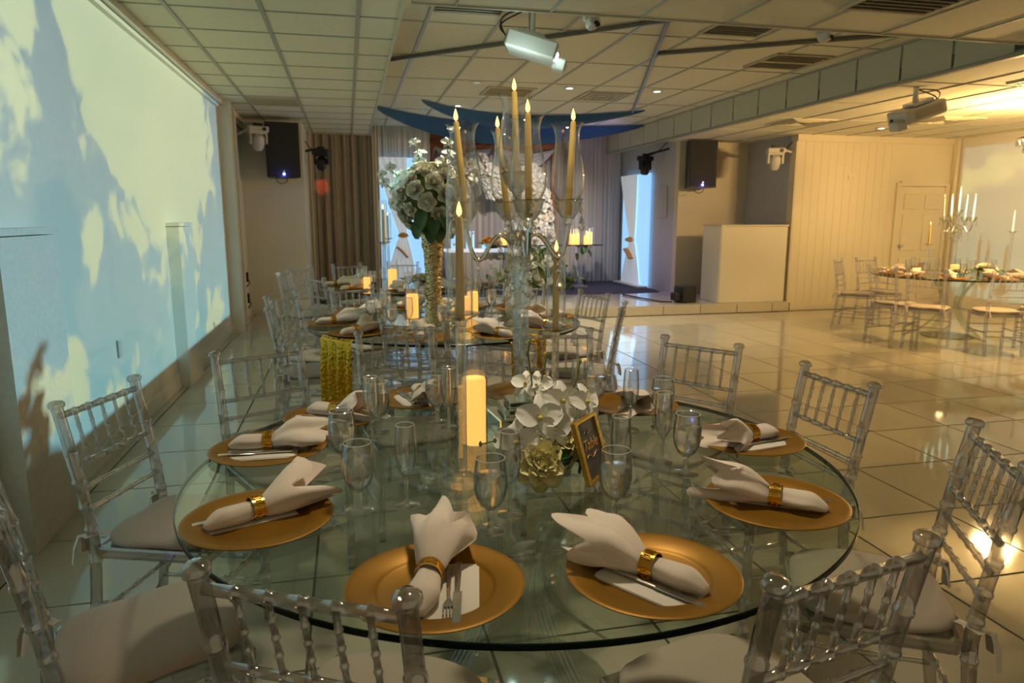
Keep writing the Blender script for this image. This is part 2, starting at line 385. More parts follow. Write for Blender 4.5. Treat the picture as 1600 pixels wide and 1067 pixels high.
# stage platform with tiled front
plat = struct('floor_stage', MB().box((3.8, 12.0, .07), (5.84, 4.5, .13)), M['grout'])
for i in range(10):
    x0 = .90+i*T; x1 = min(x0+T, 6.70)
    if x1-x0 < .05: continue
    obj('tile', clipped(x0, x1, 0, .020, .136, M['tilefloor']), plat, ((x0+x1)/2, 9.744, .078))
    for j in range(3):
        y0 = 9.75+j*T; obj('tile', clipped(x0, x1, y0, y0+T, .014, M['tilefloor']), plat, ((x0+x1)/2, y0+T/2, .143))
tag(obj('stage_carpet', MB().grid(lambda u, v: (1.2+u*4.1+(.12*math.sin(v*9) if u > .99 else 0), 11.45+v*2.7+.05*math.sin(u*14), .154+.003*math.sin(u*40)*math.sin(v*31)), 60, 30).mesh('stage_carpet', M['carpet'])),
    'dark carpet spread over the low stage before the curtain', 'carpet')
# ceilings with tiles and grid bars
def ceiling(name, x0, x1, y0, y1, z, xs, ys, bar=.024):
    c = struct(name, MB().box(((x0+x1)/2, (y0+y1)/2, z+.09), (x1-x0, y1-y0, .1)), M['slab'])
    X = [x0]+[x for x in xs if x0+.02 < x < x1-.02]+[x1]; Y = [y0]+[y for y in ys if y0+.02 < y < y1-.02]+[y1]
    for i in range(len(X)-1):
        for j in range(len(Y)-1):
            obj('ceiling_tile', clipped(X[i], X[i+1], Y[j], Y[j+1], .02, M['ctile'], .012), c, ((X[i]+X[i+1])/2, (Y[j]+Y[j+1])/2, z+.011))
    for x in X[1:-1]: obj('grid_bar', clipped(0, bar, y0, y1, .012, M['cgrid'], 0), c, (x, (y0+y1)/2, z-.002))
    for y in Y[1:-1]: obj('grid_bar', clipped(x0, x1, 0, bar*.55, .010, M['cgrid'], 0), c, ((x0+x1)/2, y, z-.0005))
    return c
ys = [5.42+k*.61 for k in range(-3, 16)]
ceiling('ceiling_left', XL, TX0, 3.6, 13.1, ZL, [-1.135, -.52, .125], ys, .03)
ceiling('ceiling', TX0, TX1, TY0, TY1, ZT, [.70+.60*k for k in range(9)], [4.62+1.22*k+.38 for k in range(8)], .03)
ceiling('ceiling_near', TX0, XR, 3.0, TY0, ZN, [.70+.61*k for k in range(16)], [4.62-1.2], .014)
struct('ceiling_behind', MB().box(((XL+XR)/2, 1.0, 2.95), (XR-XL, 4.0, .1)), M['ctile'])
ceiling('ceiling_right', TX1, XR, TY0, 11.3, ZR_, [5.12+.61*k for k in range(1, 9)], [TY0+1.22*k for k in range(1, 6)], .012)
struct('trim_8', MB().box((TX0-.012, 9.0, (ZL+ZT)/2+.02), (.024, 9.6, ZT-ZL+.06)), M['fascia'])
struct('trim_9', MB().box(((TX0+TX1)/2, TY0-.012, (ZN+ZT)/2+.02), (TX1-TX0, .024, ZT-ZN+.06)), M['fascia'])
fas = struct('trim_10', MB().box((TX1+.03, 9.2, (ZR_+ZT)/2+.02), (.04, 9.3, ZT-ZR_+.06)), M['cgrid'])
fpm = MB().rbox((0, 0, 0), (.02, .575, ZT-ZR_-.035), .004).mesh('panel', M['fascia'], False)
for k in range(15): obj('panel', fpm, fas, (TX1+.006, TY0+.45+k*.60, (ZT+ZR_)/2))
struct('trim_11', MB().box((TX1+.0, 9.2, ZR_-.004), (.05, 9.3, .02)).box((TX1, 9.2, ZT-.008), (.03, 9.3, .02)), M['cgrid'])
# ceiling hardware
def bar(name, a, b, w, h, mt, label, cat, group=None):
    a, b = Vector(a), Vector(b); d = b-a; o = obj(name, MB().rbox((d.length/2, 0, 0), (d.length, w, h), w*.2).mesh(name, mt, False), None, a, (0, 0, math.atan2(d.y, d.x)))
    return tag(o, label, cat, group)
bar('ceiling_track', (.47, 7.67, ZT-.022), (2.72, 5.55, ZT-.022), .035, .035, M['pipe'], 'long grey track crossing the tray ceiling above the hanging white projector', 'track')
bar('ceiling_track', (2.60, 5.64, ZT-.022), (4.35, 10.65, ZT-.022), .03, .035, M['pipe'], 'grey track running towards the stage over the lit downlights', 'track')
bar('ceiling_track', (3.02, 6.80, ZT-.022), (4.80, 5.62, ZT-.022), .035, .035, M['pipe'], 'grey track branching to the double vent beside the panelled ceiling step', 'track')
def vent(x, y, w, d, z, label, group='ceiling vents', dim=False, split=False):
    t = thing('ceiling_vent', label, 'vent', (x, y, z), 0, group)
    fr = MB().box((0, -d/2, -.008), (w+.03, .03, .016)).box((0, d/2, -.008), (w+.03, .03, .016)).box((-w/2, 0, -.008), (.03, d-.03, .016)).box((w/2, 0, -.008), (.03, d-.03, .016))
    if split: fr.box((0, 0, -.01), (w, .05, .02))
    kid(t, 'frame', fr.mesh('frame', M['ventdim'] if dim else M['ventslat'], False))
    kid(t, 'back_plate', MB().box((0, 0, -.003), (w, d, .004)).mesh('back_plate', M['vent' if not dim else 'ventslat'], False))
    if dim:
        for k in (.78, .55, .32):
            a, b = w*k/2, d*k/2
            kid(t, 'louvre', MB().box((0, -b, -.014), (2*a, .03, .012)).box((0, b, -.014), (2*a, .03, .012)).box((-a+.015, 0, -.014), (.03, 2*b-.03, .012)).box((a-.015, 0, -.014), (.03, 2*b-.03, .012)).mesh('louvre', M['ventdim'], False))
    else:
        sm = MB().box((0, 0, 0), (w-.03, .022, .006)).mesh('slat', M['ventslat'], False); n = int(d/.06)
        for k in range(n): kid(t, 'slat', sm, (0, -d/2+(k+.5)*d/n, -.012), (.5, 0, 0))
    return t
vent(-.82, 9.45, .57, .57, ZL, 'dark slatted vent in the low ceiling just before the speaker')
vent(.98, 5.62, .56, .5, ZT, 'dark slatted vent at the near edge of the tray above the projector')
vent(2.08, 9.3, .6, .6, ZT, 'square ceiling vent behind the topmost candelabra candle', dim=False)
vent(3.4, 9.37, .62, .62, ZT, 'square ceiling diffuser between two small downlights', dim=True)
vent(4.53, 6.9, .62, .62, ZT, 'double grille vent beside the panelled ceiling step', split=True)
vent(3.35, 5.78, .55, .5, ZT, 'dark slatted vent by the dome camera near the front ceiling edge')
vent(3.35, 3.80, .6, .6, ZN, 'dark vent in the nearest low ceiling at the picture top')
vent(5.9, 8.6, .62, .62, ZR_, 'square diffuser in the right low ceiling near the moving head', dim=True)
vent(6.4, 5.4, .62, .62, ZR_, 'large square diffuser in the right low ceiling before the second projector', dim=True)
vent(7.6, 8.0, .62, .62, ZR_, 'square diffuser just behind the second projector', dim=True)
DL = MB().lathe([(.045, -.012), (.045, -.002), (.075, -.002), (.078, -.006), (.06, -.014)], 20, None, True).mesh('trim_ring', M['plastic'])
def downlight(x, y, z, label, on=0.0, color=(1, .86, .62), spot=95, tgt=None):
    t = thing('ceiling_downlight', label, 'ceiling light', (x, y, z), 0, 'recessed downlights')
    kid(t, 'trim_ring', DL)
    kid(t, 'lens', MB().lathe([(0, -.006), (.045, -.004)], 16).mesh('lens', M['lampon' if on else 'lampdim']))
    if on: light('downlight_lamp', 'SPOT', (x, y, z-.05), on, color, .12, tgt or (x, y, 0), spot, .8)
downlight(1.58, 8.76, ZT, 'small unlit downlight in the tray left of the square vent')
downlight(2.78, 8.87, ZT, 'small lit downlight between the two square vents', 90)
downlight(3.95, 8.84, ZT, 'small lit downlight beside the long grey track', 90)
downlight(1.63, 10.6, ZT, 'bright downlight over the near blue swag', 110, (.85, 1, .95))
downlight(4.09, 11.6, ZT, 'bright downlight glowing violet over the far blue swag', 60, (.5, .42, 1))
# recessed lamps; those over near table and bouquet are added to brighten them
for (x, y, z, e, c, w) in ((.55, 1.95, 2.9, 55, (1, .84, .60), 'added to brighten the near glass table'), (.95, 4.95, ZT, 95, (1, .88, .68), 'added to brighten the tall rose bouquet'), (7.4, 8.9, ZR_, 18, (1, .72, .34), 'above the cream wall door')):
    if e: downlight(x, y, z, 'small recessed lamp in the low ceiling '+w, e, c, 66 if y < 3 else (70 if y < 6 else 130))
def chandelier(loc, label, power):
    t = thing('crystal_chandelier', label, 'chandelier', loc)
    kid(t, 'canopy', MB().lathe([(0, 0), (.10, 0), (.10, -.02), (.03, -.03), (.012, -.03), (.012, -.42), (0, -.42)], 20).mesh('canopy', M['chrome']))
    dm = drop_mesh = MB().lathe([(0, 0), (.006, -.01), (.013, -.045), (.008, -.06), (0, -.066)], 6).mesh('crystal', M['crystal'], False)
    bm = MB().lathe([(0, 0), (.012, .006), (.016, .03), (.010, .05), (0, .06)], 10).mesh('bulb', M['lampwarm'])
    for r, z, n in ((.27, -.40, 24), (.20, -.48, 18), (.12, -.55, 12)):
        rg_ = kid(t, 'ring', MB().lathe([(r-.008, z-.008), (r+.008, z-.008), (r+.008, z+.008), (r-.008, z+.008)], 32, None, True).mesh('ring', M['chrome']))
        for k in range(n): kid(rg_, 'crystal', dm, (r*math.cos(2*PI*k/n), r*math.sin(2*PI*k/n), z-.01))
    for k in range(6): kid(t, 'bulb', bm, (.19*math.cos(k*PI/3), .19*math.sin(k*PI/3), -.39))
    for k in range(3): kid(t, 'spoke', MB().tube([(-.27*math.cos(k*PI/3), -.27*math.sin(k*PI/3), -.40), (.27*math.cos(k*PI/3), .27*math.sin(k*PI/3), -.40)], .006, 6).mesh('spoke', M['chrome']))
    for k in range(6): light('chandelier_lamp', 'POINT', Vector(loc)+Vector((.20*math.cos(k*PI/3+.3), .20*math.sin(k*PI/3+.3), -.33)), power/6, (1, .62, .24), .02)
M['lampwarm'] = emis('chandelier_bulb', (1, .72, .38), 9)
chandelier((7.36, 6.35, ZR_), 'round crystal chandelier with warm bulbs over the open floor by the cream wall', 190)
# dome cameras
def dome_camera(p, rz, label):
    t = thing('security_camera', label, 'camera', p, rz, 'small white cameras under the ceiling edge')
    kid(t, 'bracket', MB().rbox((0, .03, .035), (.10, .05, .05), .008).mesh('bracket', M['plastic'], False))
    kid(t, 'housing', MB().lathe([(0, -.05), (.030, -.045), (.042, -.02), (.042, .03), (.030, .04), (0, .042)], 16, Matrix.Rotation(PI/2*.75, 4, 'X')).mesh('housing', M['plastic']))
    kid(t, 'lens', MB().lathe([(0, -.005), (.02, 0), (.022, .012), (0, .018)], 14).mesh('lens', M['black']), (0, -.047, -.022), (PI/2*.75, 0, 0))
dome_camera((1.62, TY0+.06, ZN-.03), .2, 'small white camera hanging from the ceiling edge above the candelabra')
dome_camera((3.36, TY0+.06, ZN-.02), .5, 'small white camera on the ceiling edge towards the panelled step')

# projectors
def projector(loc, rot, pole_top, label, lit):
    t = thing('projector', label, 'projector', loc)
    R = Euler(rot).to_matrix().to_4x4()
    kid(t, 'body', MB().rbox((0, 0, 0), (.34, .40, .13), .015, R).mesh('body', M['plastic'], False))
    kid(t, 'side_grille', MB().box((.172, .02, .0), (.006, .26, .07), R).mesh('side_grille', M['ventdim'], False))
    kid(t, 'rear_panel', MB().box((0, .203, 0), (.30, .006, .10), R).mesh('rear_panel', M['black'], False))
    kid(t, 'lens_hood', MB().rbox((.06, -.23, -.055), (.16, .10, .09), .01, R).mesh('lens_hood', M['plastic'], False))
    kid(t, 'lens', MB().lathe([(0, .012), (.028, .008), (.036, 0)], 16, R @ Matrix.Translation((-.085, -.203, -.03)) @ Matrix.Rotation(PI/2, 4, 'X')).mesh('lens', M['lens'] if lit else M['black']))
    kid(t, 'mount_plate', MB().rbox((0, .03, .085), (.20, .20, .035), .006, R).mesh('mount_plate', M['steel'], False))
    kid(t, 'pole', MB().tube([(0, .03, .08), (0, .03, pole_top-loc[2])], .026, 12).mesh('pole', M['steel']))
    for k in range(2):
        pts = [Vector((0, .03, pole_top-loc[2]-.02)).lerp(R @ Vector((-.05-.06*k, .22, .02)), u/10)+(R @ Vector((-.02*k, 1, 0)))*(.13*math.sin(PI*u/10))+Vector((0, 0, -.05*math.sin(PI*u/10)*k)) for u in range(11)]
        kid(t, 'cable', MB().tube(pts, .006, 6).mesh('cable', M['cable']))
    return t
projector((1.44, 5.55, 2.74), (.30, .0, 1.25), ZT, 'white projector with glowing lens hung from the tray ceiling', True)
light('projector_spill', 'POINT', (1.22, 5.30, 2.52), 2.5, (.7, 1, .95), .03)
projector((5.42, 6.06, 2.46), (.34, .1, -1.75), ZR_, 'dim white projector hung on a short pole under the right low ceiling', False)

# loudspeakers
def speaker(loc, rz, label, h=.76, w=.46, d=.34):
    t = thing('loudspeaker', label, 'speaker', loc, rz, 'wall speakers')
    kid(t, 'cabinet', MB().add([(-w/2, 0, 0), (w/2, 0, 0), (w/2*.82, d, 0), (-w/2*.82, d, 0), (-w/2, 0, h), (w/2, 0, h), (w/2*.82, d, h), (-w/2*.82, d, h)], [(3, 2, 1, 0), (4, 5, 6, 7), (0, 1, 5, 4), (1, 2, 6, 5), (2, 3, 7, 6), (3, 0, 4, 7)]).mesh('cabinet', M['black'], False))
    kid(t, 'grille', MB().rbox((0, -.006, h/2), (w*.94, .014, h*.95), .005).mesh('grille', M['blackm'], False))
    kid(t, 'badge', MB().lathe([(0, .004), (.016, .003), (.017, 0)], 14, Matrix.Translation((0, -.014, .085)) @ Matrix.Rotation(PI/2, 4, 'X')).mesh('badge', M['steel']))
    kid(t, 'power_light', MB().lathe([(0, .012), (.014, .008), (.017, 0)], 12, Matrix.Translation((0, -.014, .045)) @ Matrix.Rotation(PI/2, 4, 'X')).mesh('power_light', M['led']))
    kid(t, 'bracket', MB().box((0, d+.04, h*.55), (.12, .10, .16)).mesh('bracket', M['black'], False))
    kid(t, 'cable', MB().tube([(-.1, .1, 0), (-.09, .09, -.06), (-.03, .08, -.09), (.04, .09, -.06), (.06, .12, 0)], .006, 6).mesh('cable', M['cable']))
    light('speaker_led', 'POINT', Vector(loc)+Vector((math.sin(rz)*.05, -.06, .02)), .35, (.1, .12, 1), .02)
speaker((-.86, 10.80, 2.02), .18, 'black wall speaker with blue light beside the sky wall')
speaker((5.66, 10.77, 1.93), -.18, 'black wall speaker with blue light above the white counter')

# moving head lights
def moving_head(loc, rz, col, label, arm_to, tilt=.6):
    t = thing('moving_head_light', label, 'stage light', loc, rz)
    mt = M[col]; dk = M['black']
    kid(t, 'base', MB().rbox((0, 0, .06), (.27, .17, .08), .012).mesh('base', mt, False))
    kid(t, 'yoke', MB().rbox((0, 0, .01), (.24, .10, .03), .006).rbox((-.105, 0, -.06), (.03, .09, .15), .006).rbox((.105, 0, -.06), (.03, .09, .15), .006).mesh('yoke', mt, False))
    H = Matrix.Translation((0, 0, -.10)) @ Matrix.Rotation(tilt, 4, 'X')
    kid(t, 'head', MB().lathe([(0, .10), (.05, .095), (.08, .05), (.085, -.02), (.07, -.10), (.058, -.12), (0, -.12)], 18, H).mesh('head', mt))
    kid(t, 'lens', MB().lathe([(0, -.126), (.035, -.126), (.038, -.118)], 16, H).mesh('lens', dk))
    kid(t, 'knob', MB().lathe([(0, 0), (.025, 0), (.025, .02), (0, .02)], 12, Matrix.Translation((.07, -.085, .06)) @ Matrix.Rotation(PI/2, 4, 'X')).mesh('knob', dk))
    kid(t, 'clamp', MB().rbox((0, 0, .12), (.12, .05, .05), .008).mesh('clamp', dk, False))
    a = Matrix.Rotation(-rz, 3, 'Z') @ (Vector(arm_to)-Vector(loc))
    kid(t, 'arm', MB().tube([(0, 0, .12), tuple(a)], .018, 8).mesh('arm', mt))
    c = [Vector((0, .05, .10)).lerp(a+Vector((0, 0, .16)), u/8)+Vector((0, 0, -.08*math.sin(PI*u/8))) for u in range(9)]
    kid(t, 'cable', MB().tube(c, .008, 6).mesh('cable', M['cable']))
    return t
moving_head((-1.17, 10.70, 2.60), .3, 'plastic', 'white moving head light on an arm beside the sky wall', (-1.48, 10.75, 2.58), .5)
moving_head((-.37, 12.0, 2.42), -.2, 'black', 'black moving head light hanging before the taupe curtain', (-.62, 12.1, 2.5), -.7)
moving_head((5.18, 12.0, 2.42), .4, 'black', 'black moving head light on the grey stage wall', (5.45, 11.6, 2.62), .1)
moving_head((6.45, 9.98, 2.40), -.3, 'plastic', 'white moving head light by the cream wall corner', (6.71, 9.95, 2.44), .45)
# red glimmer of the black moving head
light('red_stage_lamp', 'SPOT', (-.50, 12.15, 2.30), 10, (1, .10, .05), .01, (-.42, 12.9, 2.0), 18, .4)

# curtains
def curtain(name, x0, x1, y, z0, z1, mt, label, pleat, amp, rz=0, group=None):
    n = max(30, int((x1-x0)/pleat*8)); rnd = random.Random(int(x0*100)+3); ph = [rnd.uniform(-.5, .5) for _ in range(40)]
    def fn(u, v):
        k = u*(x1-x0)/pleat; a = amp*(math.sin(2*PI*k+ph[int(k) % 40]*1.0)*(.5+.5*v)+.35*math.sin(2*PI*k*2.3+1))
        return (x0+(x1-x0)*u, y+a, z1+(z0-z1)*v)
    return tag(obj(name, MB().grid(fn, n, 8).mesh(name, mt)), label, 'curtain', group)
curtain('curtain', -.62, .50, 12.95, .0, 2.86, M['curtbrown'], 'taupe pleated curtain behind the black moving head', .16, .045)
curtain('curtain', .48, 1.50, 13.2, .15, 3.06, M['curtlight'], 'cream pleated curtain left of the carved wooden beam', .12, .035)
curtain('curtain', 1.5, 4.3, 14.05, .15, 3.06, M['curtgrey'], 'grey pleated curtain behind the white flowers', .15, .04)
curtain('curtain', 4.3, 5.42, 13.75, .155, 3.06, M['curtgrey'], 'grey sheer curtain beside the lit blue panel', .10, .03)
curtain('curtain_edge', .46, .56, 12.7, .15, 3.0, M['curtlight'], 'narrow pale curtain edge beside the blue panel', .06, .02)
curtain('curtain_gap', -.62, -.52, 12.6, .0, 2.86, M['curtlight'], 'narrow beige curtain strip next to the wall speaker', .06, .02)
# carved beam and wooden frame of the stage backdrop
bm_ = thing('carved_beam', 'carved reddish wooden beam above the stage flowers', 'beam', (2.8, 13.8, 2.88))
kid(bm_, 'beam', MB().rbox((0, 0, 0), (2.65, .10, .26), .02).mesh('beam', M['wood'], False))
sc = []
for k in range(12):
    x = -1.2+k*.22; sc.append((x, k))
scm = MB().tube([(.08*math.cos(a*.5)*(1-a/22), -.06, .08*math.sin(a*.5)*(1-a/22)) for a in range(19)], .014, 6).mesh('scroll', M['wood'])
for x, k in sc: kid(bm_, 'scroll', scm, (x, 0, 0), (0, PI*(k % 2), 0))
for sx in (1.58, 4.02):
    tag(obj('wooden_post', MB().rbox((sx, 13.85, 1.45), (.09, .09, 2.6), .012).mesh('wooden_post', M['wood'], False)), 'reddish wooden post %s the stage backdrop' % ('on the cream curtain side of' if sx < 2 else 'on the grey curtain side of'), 'post')
# white swags under the beam
def swag(a, b, sag, w, mt, y, label, name='fabric_swag', group=None):
    a, b = Vector(a), Vector(b)
    def fn(u, v):
        p = a.lerp(b, u); s = 4*u*(1-u)
        return (p.x, p.y-.05*math.sin(PI*v)-.02*math.sin(v*22), p.z-sag*s*(.35+.65*v)-w*v*(.25+.75*s)+.01*math.sin(v*25))
    return tag(obj(name, MB().grid(fn, 28, 22).mesh(name, mt)), label, 'drape', group)
swag((1.65, 13.735, 2.77), (2.75, 13.735, 2.77), .26, .12, M['swag'], 0, 'white swag under the carved beam above the tall bouquet')
swag((2.9, 13.735, 2.77), (4.0, 13.735, 2.77), .28, .12, M['swag'], 0, 'white swag under the carved beam above the white blossoms')
# blue ceiling cloths
def ceilcloth(p0, p1, p2, hgt, label):
    def fn(u, v):
        a = Vector(p0)*(1-u)**2+2*Vector(p1)*u*(1-u)+Vector(p2)*u*u
        s = math.sin(PI*u)**.7
        return (a.x, a.y+.35*v*s+.01*math.sin(u*70)*v, ZT-.015-(hgt*(.10+.90*s))*v-.03*math.sin(PI*v)*s)
    return tag(obj('ceiling_swag', MB().grid(fn, 90, 12).mesh('ceiling_swag', M['blue'])), label, 'drape', 'blue ceiling swags')
ceilcloth((.46, 10.8, 0), (2.6, 13.6, 0), (5.08, 11.9, 0), .30, 'long blue cloth swag nearest the curtains under the tray ceiling')
ceilcloth((1.05, 10.1, 0), (2.7, 12.3, 0), (4.42, 10.3, 0), .17, 'shorter blue cloth swag in front of the long one')
light('violet_wash', 'SPOT', (4.0, 11.2, 2.35), 13, (.36, .24, 1), .08, (3.9, 12.0, 3.05), 110, .9)
light('cyan_wash', 'SPOT', (1.9, 10.2, 1.8), 4, (.4, .8, 1), .1, (1.7, 11.4, 3.0), 70, .9)
# lit stage panels with tied drapes
def lit_panel(name, loc, rz, w, h, label):
    t = thing(name, label, 'panel', loc, rz)
    kid(t, 'light_panel', MB().rbox((0, .03, h/2), (w, .05, h), .01).mesh('light_panel', M['screenblue'], False))
    def fn(u, v):      # drape tied at 0.42 h
        z = h*(1-v); tie = .42*h; up = z > tie; k = abs(z-tie)/(h-tie if up else tie)
        hw = w*(.065+(.25 if up else .30)*k**.75); cx = w*(-.02-(.20 if up else .06)*k)
        return (cx+hw*(2*u-1), -.03-.02*math.sin(u*30)*(.4+.6*k), z)
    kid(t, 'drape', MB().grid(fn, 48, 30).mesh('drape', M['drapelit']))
    kid(t, 'tie', MB().lathe([(.02, -.05), (.10, -.02), (.085, .02), (.02, .05)], 12, Matrix.Translation((-w*.02, -.07, .42*h))).mesh('tie', M['petalo']))
    kid(t, 'tassel', MB().tube([(-w*.16, -.08, .33*h), (-w*.06, -.08, .30*h), (w*.06, -.08, .25*h)], .06, 8, None, .4).mesh('tassel', M['petalo']))
    kid(t, 'plinth', MB().rbox((0, -.06, .02), (w*1.02, .20, .04), .01).mesh('plinth', M['white'], False))
    return t
lit_panel('light_panel_screen', (5.36, 12.85, .15), -PI/2-.05+PI, 1.25, 2.1, 'tall lit blue panel with tied white drape beside the grey curtain').rotation_euler.z = -PI/2
lit_panel('light_panel_screen', (.98, 13.0, .15), 0, .85, 2.35, 'tall lit blue panel half hidden by the tall rose bouquet')
light('panel_glow', 'AREA', (5.05, 12.7, 1.3), 3, (.5, .75, 1), 1.0, (3.5, 12.5, 1.0))
# wall boxes
tag(obj('wall_switch_panel', MB().rbox((5.44, 11.75, 1.72), (.03, .30, .55), .008).rbox((5.425, 11.75, 1.72), (.01, .12, .5), .003).mesh('wall_switch_panel', M['grey'], False)), 'grey wall panel on the grey stage wall', 'wall panel')
tag(obj('wall_switch_panel', MB().rbox((7.72, 9.842, 2.07), (.13, .012, .09), .004).rbox((7.69, 9.834, 2.07), (.03, .008, .05), .003).rbox((7.75, 9.834, 2.07), (.03, .008, .05), .003).mesh('wall_switch_panel', M['wallwarm'], False)), 'small cream double switch high on the cream wall', 'switch')
for k, (y, z, nm) in enumerate(((4.98, .62, 'white socket plate low on the sky wall above the dark chair'),)):
    tag(obj('wall_socket', MB().rbox((XL+.008, y, z), (.014, .07, .115), .003).mesh('wall_socket', M['plastic'], False)), nm, 'socket')
for k, (z, nm) in enumerate(((.62, 'upper black cable stub at the far end of the sky wall'), (.32, 'lower black cable stub at the far end of the sky wall'))):
    tag(obj('cable_stub', MB().rbox((XL+.06, 10.6, z), (.05, .05, .14), .01).tube([(XL+.06, 10.6, z), (XL+.1, 10.58, z-.08), (XL+.05, 10.6, z-.14)], .008, 6).mesh('cable_stub', M['black'], False)), nm, 'cable')
# white counter on the stage edge
ct = thing('bar_counter', 'white box counter standing on the stage edge by the cream wall', 'counter', (6.09, 9.95, .15))
kid(ct, 'front_panel', MB().rbox((0, -.10, .585), (1.12, .03, 1.17), .006).mesh('front_panel', M['white'], False))
kid(ct, 'side_panel', MB().rbox((-.56, .17, .585), (.03, .55, 1.17), .006).mesh('side_panel', M['white'], False))
kid(ct, 'side_panel', MB().rbox((.56, .17, .585), (.03, .55, 1.17), .006).mesh('side_panel', M['white'], False))
kid(ct, 'top', MB().rbox((0, .17, 1.18), (1.16, .60, .025), .006).mesh('top', M['white'], False))
bx = thing('stage_light_box', 'small black box on the stage edge beside the white counter', 'box', (5.02, 10.05, .15), .2)
kid(bx, 'housing', MB().rbox((.06, 0, .13), (.26, .24, .25), .012).mesh('housing', M['black'], False))
kid(bx, 'cap', MB().rbox((-.12, 0, .10), (.10, .14, .12), .01).mesh('cap', M['black'], False))
tag(obj('cable', MB().tube([(4.86, 10.05, .165), (4.7, 10.1, .165), (4.62, 10.5, .165), (4.5, 11.2, .165)], .012, 6).mesh('cable', M['cable'])), 'thin black cable lying from the black box to the carpet', 'cable')
